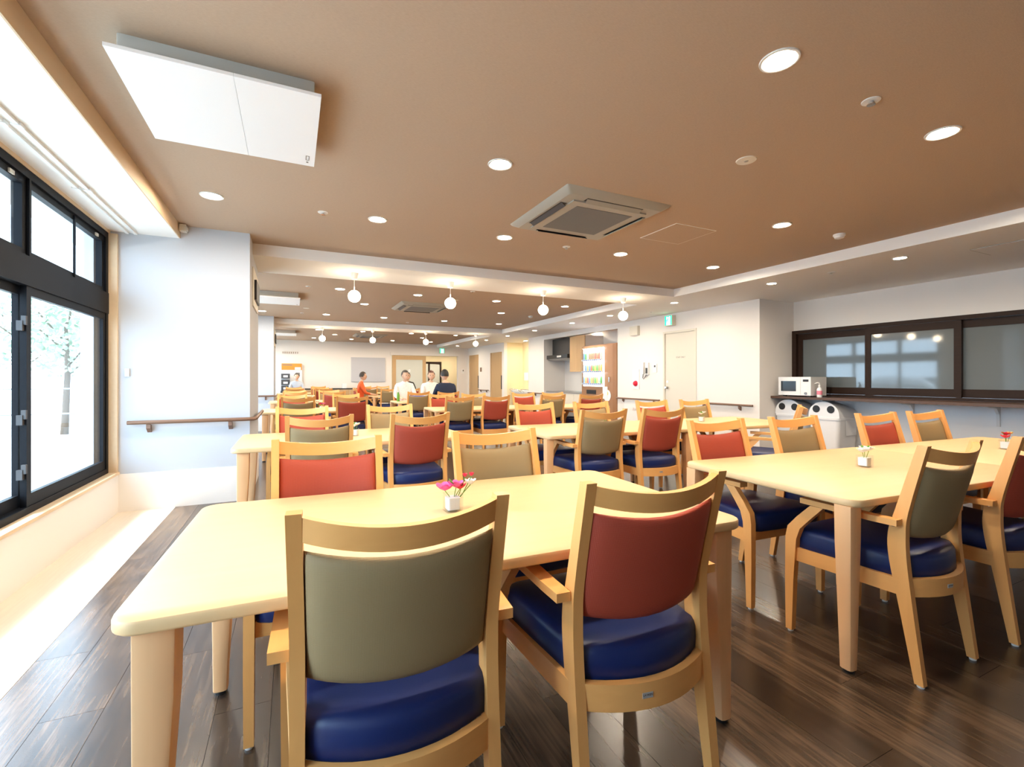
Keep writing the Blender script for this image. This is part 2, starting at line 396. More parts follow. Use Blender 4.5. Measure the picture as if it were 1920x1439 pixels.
# right wall pieces
def rwall(y0, y1, z0=0.0, z1=ZL, x0=XR, t=0.12, m='wall_white', label='white wall on the kitchen side'):
    return struct(boxo('wall_right', (x0, x0 + t, y0, y1, z0, z1), m), label)
rwall(5.1, 6.40); rwall(6.40, 7.26, 2.13); rwall(7.26, 8.74); rwall(8.74, 12.24, 2.35); rwall(12.24, 13.25)
rwall(15.15, 15.34); rwall(15.34, 16.40, 2.16); rwall(16.40, 17.66); rwall(17.66, 18.74, 2.17); rwall(18.74, Y1)
struct(boxo('wall_return', (XR + 0.12, XC + 0.1, 5.1, 5.22, 0, ZL), 'wall_white'), 'white return wall beside the counter')
wc = rwall(Y0, 0.2, 0, ZL, XC, 0.1, label='white wall around the serving counter windows')
rwall(0.2, 5.1, 1.985, ZL, XC, 0.1, label='white wall above the serving windows'); rwall(0.2, 5.1, 0, 0.90, XC, 0.1, 'wall_brightened', label='white wall below the serving counter')
# kitchen niche, wash niche, corridor
struct(boxo('wall_kitchen', (7.6, 7.7, 8.6, 12.4, 0, ZL), 'wall_white'), 'kitchen niche rear wall')
for a in (8.62, 12.24): struct(boxo('wall_kitchen', (XR + 0.12, 7.6, a, a + 0.12, 0, ZL), 'wall_white'), 'kitchen niche side wall')
struct(boxo('wall_wash', (XR + 0.75, XR + 0.85, 13.1, 15.3, 0, ZL), 'cream_wall'), 'cream lit wash niche rear wall')
for a in (13.13, 15.15): struct(boxo('wall_wash', (XR + 0.12, XR + 0.85, a, a + 0.12, 0, ZL), 'cream_wall'), 'cream wash niche side wall')
struct(boxo('wall_corridor', (3.0, 9.0, Y1 + 3.2, Y1 + 3.3, 0, ZL), 'cream_wall'), 'cream corridor wall beyond the opening')
struct(boxo('wall_corridor', (3.0, 3.1, Y1 + 0.15, Y1 + 3.2, 0, ZL), 'cream_wall'), 'cream corridor side wall')
struct(boxo('wall_corridor', (8.9, 9.0, Y1 + 0.15, Y1 + 3.2, 0, ZL), 'cream_wall'), 'cream corridor end wall')
struct(boxo('wall_corridor', (XR + 0.1, 9.0, Y1 + 0.02, Y1 + 0.15, 0, ZL), 'cream_wall'), 'cream corridor near wall')
struct(boxo('ceiling_corridor', (3.0, 9.0, Y1 + 0.15, Y1 + 3.3, ZL, ZL + 0.1), 'ceiling_white'), 'corridor ceiling')
bb = struct(boxo('baseboard_right', (XR - 0.008, XR, 5.1, 6.40, 0, 0.06), 'trim_wood'))
struct(boxo('baseboard_right', (XR - 0.008, XR, 7.26, 8.74, 0, 0.06), 'trim_wood'))
struct(boxo('baseboard_right', (XR - 0.008, XR, 12.24, 13.25, 0, 0.06), 'trim_wood'))
struct(boxo('baseboard_counter', (XC - 0.008, XC, Y0, 5.1, 0, 0.06), 'trim_wood'))

# ------------------------------------------------------------------ windows (black aluminium, transom band, sliding sashes below)
def window(name, ya, yb, n, latches):
    g = struct(empty(name, (0, ya, 0)), 'black aluminium window wall with sliding sashes and top lights')
    L = yb - ya; X0, X1 = -1.53, -1.445
    def fr(nm, y0, y1, z0, z1, x0=X0, x1=X1, bev=0.003): return boxo(nm, (x0, x1, y0 - ya, y1 - ya, z0, z1), 'black_frame', g, bev)
    fr('frame_bottom', ya, yb, 0.345, 0.40); fr('frame_top', ya, yb, 2.40, 2.452); fr('transom', ya, yb, 1.745, 1.925, X0, X1 + 0.004)
    fr('frame_side', ya, ya + 0.05, 0.40, 2.40); fr('frame_side', yb - 0.05, yb, 0.40, 2.40)
    step = L / n
    for k in range(n):
        a, b = ya + k * step, ya + (k + 1) * step
        inner = (n - 1 - k) % 2 == 0
        xs = (-1.482, -1.452) if inner else (-1.522, -1.492)
        lo = a - 0.03 if k else a + 0.045
        hi = b + 0.03 if k < n - 1 else b - 0.045
        s = empty('sash', (0, 0, 0)); s.parent = g
        def sp(nm, y0, y1, z0, z1): return boxo(nm, (xs[0], xs[1], y0 - ya, y1 - ya, z0, z1), 'black_frame', s, 0.003)
        sp('stile', lo, lo + 0.055, 0.40, 1.745); sp('stile', hi - 0.055, hi, 0.40, 1.745)
        sp('sash_rail', lo + 0.055, hi - 0.055, 0.40, 0.475); sp('sash_rail', lo + 0.055, hi - 0.055, 1.69, 1.745)
        boxo('pane', ((xs[0] + xs[1]) / 2 - 0.003, (xs[0] + xs[1]) / 2 + 0.003, lo + 0.05 - ya, hi - 0.05 - ya, 0.47, 1.695), 'window_glass', s)
        u = empty('top_light', (0, 0, 0)); u.parent = g
        def up(nm, y0, y1, z0, z1): return boxo(nm, (-1.505, -1.462, y0 - ya, y1 - ya, z0, z1), 'black_frame', u, 0.003)
        a2, b2 = a + (0.05 if k == 0 else 0.012), b - (0.05 if k == n - 1 else 0.012)
        up('stile', a2, a2 + 0.045, 1.925, 2.40); up('stile', b2 - 0.045, b2, 1.925, 2.40)
        up('sash_rail', a2 + 0.045, b2 - 0.045, 1.925, 1.965); up('sash_rail', a2 + 0.045, b2 - 0.045, 2.355, 2.40)
        boxo('pane', (-1.487, -1.481, a2 + 0.04 - ya, b2 - 0.04 - ya, 1.96, 2.36), 'window_glass', u)
        if latches and k == n - 1:
            ym = (a + b) / 2
            boxo('opener_rod', (-1.462, -1.450, ym - 0.008 - ya, ym + 0.008 - ya, 1.93, 2.39), 'black_frame', u)
        boxo('opener_clip', (-1.462, -1.452, b2 - 0.20 - ya, b2 - 0.15 - ya, 2.362, 2.385), 'cream_plastic', u)
        if k < n - 1: fr('mullion', b - 0.012, b + 0.012, 1.925, 2.40)
        if latches and not inner and k == n - 2:
            for z in (0.60, 0.93, 1.50):
                l = empty('latch', (0, 0, 0)); l.parent = s
                boxo('latch_body', (-1.490, -1.462, b - 0.055 - ya, b - 0.025 - ya, z - 0.03, z + 0.03), 'dark_grey', l, 0.003)
                boxo('latch_lever', (-1.470, -1.448, b - 0.05 - ya, b - 0.03 - ya, z + 0.005, z + 0.06), 'dark_grey', l, 0.003)
    return g
window('window_1', -0.17, 5.17, 4, True)
window('window_2', 6.48, 11.82, 4, False)
window('window_3', 13.13, 18.86, 4, False)

# ------------------------------------------------------------------ doors
def door_staff():
    g = struct(empty('door_1', (XR, 6.83, 0)), 'cream staff door in the white wall')
    boxo('door_frame', (-0.012, 0.10, 0.39, 0.43, 0, 2.13), 'cream_plastic', g); boxo('door_frame', (-0.012, 0.10, -0.43, -0.39, 0, 2.13), 'cream_plastic', g)
    boxo('door_frame', (-0.012, 0.10, -0.39, 0.39, 2.09, 2.13), 'cream_plastic', g)
    d = boxo('door_leaf', (0.015, 0.05, -0.39, 0.39, 0.01, 2.09), 'cream_plastic', g)
    bm = new_bm(); lathe(bm, [(0.026, 0), (0.026, 0.006), (0.012, 0.01), (0.012, 0.035), (0.028, 0.04), (0.030, 0.055), (0.02, 0.066)], n=20)
    obj('knob', bm, 'chrome', d, 40, (0.015, 0.33, 1.00), (0, R(-90), 0))
    bm = new_bm(); lathe(bm, [(0.018, 0), (0.018, 0.008)], n=16); obj('lock', bm, 'chrome', d, 40, (0.015, 0.33, 1.12), (0, R(-90), 0))
    text('lettering', 'STAFF ONLY', 0.042, 'ink_grey', d, (0.0145, -0.02, 1.60), FACE_NX)
door_staff()
def door_slide(n, yc, wdt, h):
    g = struct(empty('door_%d' % n, (XR, yc, 0)), 'pale oak sliding door with long dark handle')
    boxo('door_leaf', (0.03, 0.07, -wdt / 2, wdt / 2, 0, h), 'door_wood', g)
    boxo('handle', (0.008, 0.03, -wdt / 2 + 0.06, -wdt / 2 + 0.10, 0.80, 1.30), 'black_plastic', g, 0.005)
    boxo('door_frame', (-0.005, 0.1, wdt / 2, wdt / 2 + 0.03, 0, h), 'trim_wood', g)
door_slide(2, 15.87, 1.05, 2.16); door_slide(3, 18.2, 1.07, 2.17)
def door_back():
    g = struct(empty('door_4', (4.34, Y1, 0)), 'wide oak sliding door with frosted panel in the back wall')
    lf = new_bm(); box(lf, -0.70, -0.56, -0.05, 0.0, 0, 2.11); box(lf, 0.52, 0.66, -0.05, 0.0, 0, 2.11); box(lf, -0.56, 0.52, -0.05, 0.0, 1.95, 2.11); box(lf, -0.56, 0.52, -0.05, 0.0, 0, 0.5)
    obj('door_leaf', lf, 'door_wood', g)
    boxo('pane', (-0.56, 0.52, -0.035, -0.015, 0.5, 1.95), 'door_frost', g)
    boxo('sign_square', (-0.06, 0.02, -0.04, -0.035, 1.45, 1.56), 'paper_white', g)
    boxo('track_cover', (-0.78, 2.05, -0.06, 0.0, 2.13, 2.24), 'wall_white', g)
door_back()
cw = struct(empty('window_4', (6.0, Y1 + 3.2, 0)), 'dark framed window in the corridor beyond the opening')
bm = new_bm()
for d in ((-0.62, -0.54, 0.9, 2.0), (0.54, 0.62, 0.9, 2.0), (-0.04, 0.04, 0.9, 2.0), (-0.54, 0.54, 1.9, 2.0), (-0.54, 0.54, 0.9, 0.98)): box(bm, d[0], d[1], -0.06, 0.0, d[2], d[3])
obj('window_frame', bm, 'dark_wood', cw); boxo('pane', (-0.54, 0.54, -0.03, -0.02, 0.98, 1.9), 'door_frost', cw)
# serving counter windows: dark sliding panels with frosted panes
sw = struct(empty('window_5', (XC, 0.2, 0)), 'dark brown sliding serving windows with frosted grey panes')
boxo('frame_head', (-0.05, 0.10, 0, 4.9, 1.93, 1.985), 'dark_wood', sw, 0.003); boxo('frame_foot', (-0.05, 0.10, 0, 4.9, 0.90, 0.935), 'dark_wood', sw, 0.003)
boxo('frame_side', (-0.05, 0.10, 4.83, 4.9, 0.935, 1.93), 'dark_wood', sw); boxo('frame_side', (-0.05, 0.10, 0, 0.07, 0.935, 1.93), 'dark_wood', sw)
edges = [4.83, 3.755, 2.735, 1.715, 0.695, 0.07]
for k in range(5):
    b, a = edges[k] + (0.04 if k else 0), edges[k + 1] - 0.04
    xo = -0.02 if k % 2 else 0.03
    sh = empty('sliding_panel', (xo, 0, 0)); sh.parent = sw
    f = new_bm(); box(f, -0.018, 0.018, a, a + 0.075, 0.937, 1.928); box(f, -0.018, 0.018, b - 0.075, b, 0.937, 1.928)
    box(f, -0.018, 0.018, a + 0.075, b - 0.075, 1.828, 1.928); box(f, -0.018, 0.018, a + 0.075, b - 0.075, 0.937, 1.045)
    obj('panel_frame', f, 'dark_wood', sh); boxo('pane', (-0.006, 0.004, a + 0.07, b - 0.07, 1.04, 1.83), 'frost_glass', sh)
ct = tag(boxo('serving_shelf', (7.13, XC - 0.05, 0.2, 5.1, 0.862, 0.898), 'shelf_wood', None, 0.004), 'long dark wood shelf under the serving windows', 'shelf')
for yb_ in (4.45, 3.42, 2.56, 1.6):
    bm = new_bm()
    loft(bm, [[(7.70, yb_ - 0.015, 0.60), (7.72, yb_ - 0.015, 0.60), (7.72, yb_ - 0.015, 0.862), (7.40, yb_ - 0.015, 0.862), (7.40, yb_ - 0.015, 0.84), (7.62, yb_ - 0.015, 0.82), (7.69, yb_ - 0.015, 0.75)],
              [(7.70, yb_ + 0.015, 0.60), (7.72, yb_ + 0.015, 0.60), (7.72, yb_ + 0.015, 0.862), (7.40, yb_ + 0.015, 0.862), (7.40, yb_ + 0.015, 0.84), (7.62, yb_ + 0.015, 0.82), (7.69, yb_ + 0.015, 0.75)]])
    obj('bracket', bm, 'white_plastic', ct)

# ------------------------------------------------------------------ chairs
def chair_meshes():
    D = {}
    def ring(cx, cy, z, hx, hy): return [(cx - hx, cy - hy, z), (cx + hx, cy - hy, z), (cx + hx, cy + hy, z), (cx - hx, cy + hy, z)]
    def splined(st, n=5):
        out = []
        for i in range(len(st) - 1):
            p0, p1, p2, p3 = st[max(i - 1, 0)], st[i], st[i + 1], st[min(i + 2, len(st) - 1)]
            for k in range(n):
                t = k / n
                out.append([0.5 * (2 * b + (c - a) * t + (2 * a - 5 * b + 4 * c - d) * t * t + (3 * b - a - 3 * c + d) * t ** 3) for a, b, c, d in zip(p0, p1, p2, p3)])
        out.append(list(st[-1])); return out
    for s, nm in ((-1, 'L'), (1, 'R')):
        st = splined([(0.207, -0.238, 0.010, 0.0135, 0.015), (0.207, -0.197, 0.28, 0.0145, 0.023), (0.207, -0.170, 0.46, 0.0145, 0.030),
              (0.207, -0.166, 0.565, 0.0145, 0.030), (0.207, -0.182, 0.66, 0.0145, 0.0225), (0.209, -0.250, 0.925, 0.0145, 0.0165)], 4)
        bm = new_bm(); loft(bm, [ring(s * q[0], q[1], q[2], q[3], q[4]) for q in st]); bevel(bm, 0.0035, 2, 50); D['rear' + nm] = mesh(bm, 'leg', 'beech', 40)
        st = [(0.262, 0.238, 0.010, 0.0145, 0.0145), (0.262, 0.235, 0.25, 0.0155, 0.020), (0.261, 0.228, 0.44, 0.016, 0.0255), (0.260, 0.215, 0.492, 0.016, 0.029),
              (0.257, 0.172, 0.545, 0.0155, 0.030), (0.254, 0.115, 0.608, 0.0155, 0.028)]
        bm = new_bm(); loft(bm, [ring(s * q[0], q[1], q[2], q[3], q[4]) for q in st]); bevel(bm, 0.004, 2, 50); D['front' + nm] = mesh(bm, 'leg', 'beech', 40)
        bm = new_bm(); rr = []
        for y, z, hw in ((-0.185, 0.607, 0.020), (-0.10, 0.606, 0.021), (0.05, 0.609, 0.023), (0.185, 0.612, 0.025)):
            cx = s * (0.243 + 0.008 * (y + 0.185) / 0.37)
            rr.append([(cx - hw, y, z), (cx + hw, y, z), (cx + hw, y, z + 0.024), (cx - hw, y, z + 0.024)])
        loft(bm, rr); bevel(bm, 0.006, 3, 50); D['arm' + nm] = mesh(bm, 'armrest', 'beech_y', 40)
        bm = new_bm()
        loft(bm, [[(s * 0.245, 0.225, 0.337), (s * 0.265, 0.225, 0.337), (s * 0.265, 0.225, 0.398), (s * 0.245, 0.225, 0.398)],
                  [(s * 0.200, -0.185, 0.330), (s * 0.220, -0.185, 0.330), (s * 0.220, -0.185, 0.394), (s * 0.200, -0.185, 0.394)]])
        bevel(bm, 0.003); D['side' + nm] = mesh(bm, 'seat_rail', 'beech_y', 40)
    bm = new_bm(); box(bm, -0.25, 0.25, 0.212, 0.234, 0.345, 0.398); bevel(bm, 0.003); D['frontrail'] = mesh(bm, 'seat_rail', 'beech_x', 40)
    def arc(zc, dz, hz, yb, bow, hw, thick, n=12, zdip=0.0, lean=0.0):
        rr = []
        for i in range(n + 1):
            u = -1 + 2 * i / n; f = 1 - u * u
            y = yb - bow * f; z = zc - zdip * f; x = u * hw
            rr.append([(x, y - thick / 2 + lean * hz, z - hz), (x, y + thick / 2 + lean * hz, z - hz), (x, y + thick / 2 - lean * hz, z + hz), (x, y - thick / 2 - lean * hz, z + hz)])
        return rr
    bm = new_bm(); loft(bm, arc(0.364, 0, 0.035, -0.188, 0.064, 0.207, 0.022)); bevel(bm, 0.003, 2, 50); D['rearrail'] = mesh(bm, 'seat_rail', 'beech_x', 40)
    bm = new_bm(); loft(bm, arc(0.893, 0, 0.0255, -0.243, 0.050, 0.202, 0.022, 16, 0.025, 0.22)); bevel(bm, 0.005, 3, 50); D['toprail'] = mesh(bm, 'top_rail', 'beech_x', 40)
    # seat cushion
    pts = []
    for i in range(9): u = 1 - 2 * i / 8; pts.append((u * 0.205, -0.172 - 0.066 * (1 - u * u)))      # bowed rear edge, right to left
    for p in ((-0.232, 0.05), (-0.247, 0.19), (-0.240, 0.235), (-0.205, 0.252), (-0.10, 0.258), (0.0, 0.260), (0.10, 0.258), (0.205, 0.252), (0.240, 0.235), (0.247, 0.19), (0.232, 0.05)): pts.append(p)
    def rg(z, ins):
        out = []
        for (px, py) in pts:
            d = Vector((px, py)); l = d.length; out.append((px * (1 - ins / l), py * (1 - ins / l), z))
        return out
    bm = new_bm(); rings = [rg(0.392, 0.004), rg(0.397, -0.001), rg(0.43, -0.003), rg(0.460, -0.001), rg(0.472, 0.004), rg(0.480, 0.013), rg(0.485, 0.03), rg(0.4885, 0.07), rg(0.490, 0.13)]
    loft(bm, rings); D['seat'] = mesh(bm, 'seat', 'navy_vinyl', 60)
    # back pad
    for key, m in (('red', 'red_fabric'), ('olive', 'olive_fabric')):
        NU, NV = 14, 12; bm = new_bm(); G = {}
        def cs(t, e=0.35): return math.copysign(abs(t) ** e, t)
        for side in (0, 1):
            for i in range(NU + 1):
                for j in range(NV + 1):
                    u = math.sin((-1 + 2 * i / NU) * math.pi / 2); v = math.sin((-1 + 2 * j / NV) * math.pi / 2)
                    edge = (i in (0, NU)) or (j in (0, NV))
                    if side == 1 and edge: G[(1, i, j)] = G[(0, i, j)]; continue
                    ef = (max(0, 1 - abs(u) ** 10) * max(0, 1 - abs(v) ** 10)) ** 0.5
                    f = 1 - u * u
                    top, bot = 0.846 - 0.022 * f, 0.556 - 0.022 * f
                    z = (top + bot) / 2 + v * (top - bot) / 2
                    y = -0.166 - 0.25 * (z - 0.56) - 0.040 * f + (0.021 if side == 0 else -0.021) * ef
                    G[(side, i, j)] = bm.verts.new((u * 0.1935, y, z))
            for i in range(NU):
                for j in range(NV):
                    bm.faces.new((G[(side, i, j)], G[(side, i + 1, j)], G[(side, i + 1, j + 1)], G[(side, i, j + 1)]))
        D['pad_' + key] = mesh(bm, 'backrest', m, 70)
    bm = new_bm(); box(bm, -0.015, 0.015, -0.001, 0.001, -0.007, 0.007); D['tag'] = mesh(bm, 'maker_tag', 'tag_silver')
    tl = text('lettering', 'LAYKEN', 0.0075, 'ink_dark', None, (0, 0, 0), (0, 0, 0), ext=0.0001); D['lettering'] = tl.data; bpy.data.objects.remove(tl)
    bm = new_bm(); lathe(bm, [(0.011, 0.0), (0.0125, 0.003), (0.0115, 0.012)], n=14); D['glide'] = mesh(bm, 'glide', 'white_plastic', 40)
    bm = new_bm(); lathe(bm, [(0.007, 0.0), (0.007, 0.004), (0.004, 0.006)], n=12); D['bolt'] = mesh(bm, 'bolt', 'chrome', 40)
    return D
CH = chair_meshes()
def make_chair(tx, ty, deg, fab, label, group, detail=True, by_top=True):
    """tx, ty: where the middle of the back's top stands; the chair faces deg (0 = towards +Y)"""
    a = R(deg); f = Vector((-math.sin(a), math.cos(a)))
    c = Vector((tx, ty)) + f * 0.25 if by_top else Vector((tx, ty))
    g = tag(empty('armchair', (c.x, c.y, 0), a), label, 'chair', group)
    for k in ('rearL', 'rearR', 'frontL', 'frontR'):
        l = place('leg', CH[k], g)
        if detail:
            xx = (-1 if k.endswith('L') else 1) * (0.207 if 'rear' in k else 0.262); yy = -0.238 if 'rear' in k else 0.238
            place('glide', CH['glide'], l, (xx, yy, 0))
    for k in ('armL', 'armR'):
        ar = place('armrest', CH[k], g)
        if detail: place('bolt', CH['bolt'], ar, ((-0.244 if k == 'armL' else 0.244), -0.165, 0.606), (R(180), 0, 0))
    for k in ('sideL', 'sideR', 'frontrail', 'rearrail'): place('seat_rail', CH[k], g)
    place('top_rail', CH['toprail'], g); place('seat', CH['seat'], g); place('backrest', CH['pad_' + fab], g)
    if detail:
        t = place('maker_tag', CH['tag'], g, (-0.04, -0.2612, 0.366), (0, 0, R(-6.8)))
        place('lettering', CH['lettering'], t, (0, -0.0012, 0.001), (R(90), 0, 0))
    return g

# ------------------------------------------------------------------ tables
def table_meshes(L, Dp, ins):
    D = {}
    h = Dp / 2; l = L / 2; lg = 0.076 if ins > 0.03 else 0.068
    bm = new_bm()
    zs = [(0.667, 0.006, 0.05), (0.671, 0.001, 0.055), (0.674, 0.0, 0.055), (0.692, 0.0, 0.055), (0.697, 0.002, 0.054), (0.700, 0.007, 0.05)]
    loft(bm, [rrect(-l + i, l - i, -h + i, h - i, r, z, 6) for z, i, r in zs]); D['top'] = mesh(bm, 'table_top', 'table_top', 35)
    for sx in (-1, 1):
        for sy in (-1, 1):
            ox, oy = sx * (l - ins), sy * (h - 0.022)
            def rg(s, z, ch):
                x0, x1 = (ox - s, ox) if sx > 0 else (ox, ox + s)
                y0, y1 = (oy - s, oy) if sy > 0 else (oy, oy + s)
                return rrect(x0, x1, y0, y1, ch, z, 2)
            bm = new_bm(); loft(bm, [rg(0.048, 0.014, 0.013), rg(0.051, 0.10, 0.012), rg(lg - 0.002, 0.52, 0.006), rg(lg, 0.668, 0.005)])
            D['leg%d%d' % (sx, sy)] = mesh(bm, 'leg', 'table_leg', 28)
            bm = new_bm(); cx, cy = ox - sx * 0.025, oy - sy * 0.025; lathe(bm, [(0.021, 0), (0.022, 0.014)], cx, cy, 16); D['foot%d%d' % (sx, sy)] = mesh(bm, 'foot_pad', 'black_plastic', 40)
    return D
TA, TB = table_meshes(1.74, 0.945, 0.038), table_meshes(1.55, 0.950, 0.002)
def make_table(D, cx, cy, deg, label, group):
    g = tag(empty('dining_table', (cx, cy, 0), R(deg)), label, 'table', group)
    place('table_top', D['top'], g)
    for sx in (-1, 1):
        for sy in (-1, 1):
            l = place('leg', D['leg%d%d' % (sx, sy)], g); place('foot_pad', D['foot%d%d' % (sx, sy)], l)
    return g

TG = 'maple dining tables set out in rows'
CG = 'armchairs around the dining tables'
TABLES = [  # meshes, centre x, centre y, angle, label, short name used by its chairs
    (TA, 0.552, 1.598, -1.9, 'pale maple dining table by the window with pink orchids in a glass cube', 'pink-orchid table'),
    (TA, 0.490, 4.140, 0, 'pale maple dining table beside the window pillar with a handrail', 'table beside the window pillar'),
    (TA, 0.450, 7.900, 0, 'pale maple table along the windows just beyond the first beam', 'window table beyond the first beam'),
    (TA, 0.440, 10.98, 0, 'pale maple table along the windows just before the second beam', 'window table before the second beam'),
    (TA, 0.430, 14.30, 0, 'pale maple table along the windows just beyond the second beam', 'window table beyond the second beam'),
    (TA, 0.420, 17.05, 0, 'pale maple table along the windows by the poster rack', 'table by the poster rack'),
    (TB, 2.803, 1.497, -3.5, 'maple dining table with white flowers and green sprig in a glass cube', 'white-flower table with green sprig'),
    (TB, 4.352, 1.402, -3.5, 'maple dining table beside the serving shelf with red flowers', 'red-flower table by the serving shelf'),
    (TB, 2.733, 3.807, -3.5, 'maple dining table with a few red flowers, facing the staff door', 'few-red-flowers table'),
    (TB, 4.282, 3.712, -3.5, 'maple dining table with cream flowers near the recycling bins', 'cream-flower table near the bins'),
    (TB, 2.753, 7.227, -3.5, 'bare maple dining table in the middle, under the first pendant beam', 'bare table past the first beam'),
    (TB, 4.302, 7.132, -3.5, 'maple dining table with yellow flowers facing the vending machine', 'yellow-flower table by the vending machine'),
    (TB, 2.720, 9.900, 0, 'maple dining table where people sit with a blue box', 'table with the blue box'),
    (TB, 2.740, 13.28, 0, 'maple dining table past the second beam, beside person in orange', 'table beside the orange shirt'),
    (TB, 2.740, 16.40, 0, 'maple dining table nearest the grey notice board', 'table by the grey notice board'),
]
for D, cx, cy, a, lab, sh in TABLES: make_table(D, cx, cy, a, lab, TG)

def seat_label(fab, face, end, short):
    c = 'terracotta' if fab == 'red' else 'olive'
    side = 'facing the notice board wall' if face == 'n' else 'back to the notice board wall'
    return '%s armchair %s, %s end, %s' % (c, side, end, short)
CHAIRS = [  # top-rail x, y, angle, fabric, side, end, table index
    (0.212, 0.962, -4.5, 'olive', 'n', 'window', 0), (0.868, 0.940, -3.5, 'red', 'n', 'aisle', 0),
    (0.147, 2.185, 179, 'red', 'f', 'window', 0), (0.925, 2.160, 179, 'olive', 'f', 'aisle', 0),
    (0.180, 3.52, -1.5, 'olive', 'n', 'window', 1), (0.870, 3.42, 2, 'red', 'n', 'aisle', 1),
    (0.090, 4.74, 180, 'red', 'f', 'window', 1), (0.885, 4.73, 180, 'olive', 'f', 'aisle', 1),
    (0.085, 7.27, 1, 'olive', 'n', 'window', 2), (0.805, 7.20, -2, 'red', 'n', 'aisle', 2),
    (0.010, 8.52, 180, 'red', 'f', 'window', 2), (0.850, 8.52, 180, 'olive', 'f', 'aisle', 2),
    (0.060, 10.34, 0, 'olive', 'n', 'window', 3), (0.800, 10.30, 2, 'red', 'n', 'aisle', 3),
    (0.060, 11.58, 180, 'red', 'f', 'window', 3), (0.780, 11.60, 180, 'olive', 'f', 'aisle', 3),
    (0.080, 13.66, 0, 'olive', 'n', 'window', 4), (0.790, 13.66, 0, 'red', 'n', 'aisle', 4),
    (0.060, 14.92, 180, 'red', 'f', 'window', 4), (0.780, 14.92, 180, 'olive', 'f', 'aisle', 4),
    (0.060, 16.42, 0, 'olive', 'n', 'window', 5), (0.780, 16.40, 0, 'red', 'n', 'aisle', 5),
    (0.860, 17.66, 180, 'red', 'f', 'aisle', 5),
    (2.378, 0.925, 0, 'olive', 'n', 'window', 6), (3.095, 0.890, -1, 'red', 'n', 'counter', 6),
    (2.415, 2.100, 176.5, 'red', 'f', 'window', 6), (3.100, 2.055, 176.5, 'olive', 'f', 'counter', 6),
    (3.985, 2.000, 176.5, 'red', 'f', 'window', 7), (4.610, 1.965, 176.5, 'olive', 'f', 'counter', 7),
    (2.366, 3.190, -3.5, 'olive', 'n', 'window', 8), (2.955, 3.120, -3, 'red', 'n', 'counter', 8),
    (2.350, 4.410, 176.5, 'red', 'f', 'window', 8), (3.050, 4.370, 176.5, 'olive', 'f', 'counter', 8),
    (4.340, 2.800, 35, 'olive', 'n', 'counter', 9),
    (3.890, 4.320, 176.5, 'red', 'f', 'window', 9), (4.540, 4.280, 176.5, 'olive', 'f', 'counter', 9),
    (2.290, 6.660, -3, 'olive', 'n', 'window', 10), (2.865, 6.610, -3, 'red', 'n', 'kitchen', 10),
    (2.365, 7.860, 177, 'red', 'f', 'window', 10), (2.940, 7.820, 177, 'olive', 'f', 'kitchen', 10),
    (3.840, 6.540, -3, 'olive', 'n', 'window', 11), (4.560, 6.500, -3, 'red', 'n', 'kitchen', 11),
    (3.910, 7.770, 177, 'red', 'f', 'window', 11), (4.520, 7.730, 177, 'olive', 'f', 'kitchen', 11),
    (2.295, 9.20, 0, 'olive', 'n', 'window', 12), (2.860, 9.03, 0, 'red', 'n', 'kitchen', 12),
    (2.295, 10.70, 180, 'red', 'f', 'window', 12), (2.900, 10.70, 180, 'olive', 'f', 'kitchen', 12),
    (2.360, 12.66, 0, 'olive', 'n', 'window', 13), (2.960, 12.66, 0, 'red', 'n', 'kitchen', 13), (3.120, 14.08, 180, 'olive', 'f', 'kitchen', 13),
    (1.560, 13.36, -90, 'red', 'e', 'window', 13),
    (2.320, 17.03, 180, 'red', 'f', 'window', 14), (2.950, 17.03, 180, 'olive', 'f', 'kitchen', 14), (2.330, 15.76, 0, 'olive', 'n', 'window', 14),
]
for (tx, ty, a, fab, side, end, ti) in CHAIRS:
    lab = seat_label(fab, side, end, TABLES[ti][5]) if side != 'e' else 'terracotta armchair at the table head under the orange shirt'
    make_chair(tx, ty, a, fab, lab, CG, detail=ty < 5.0)

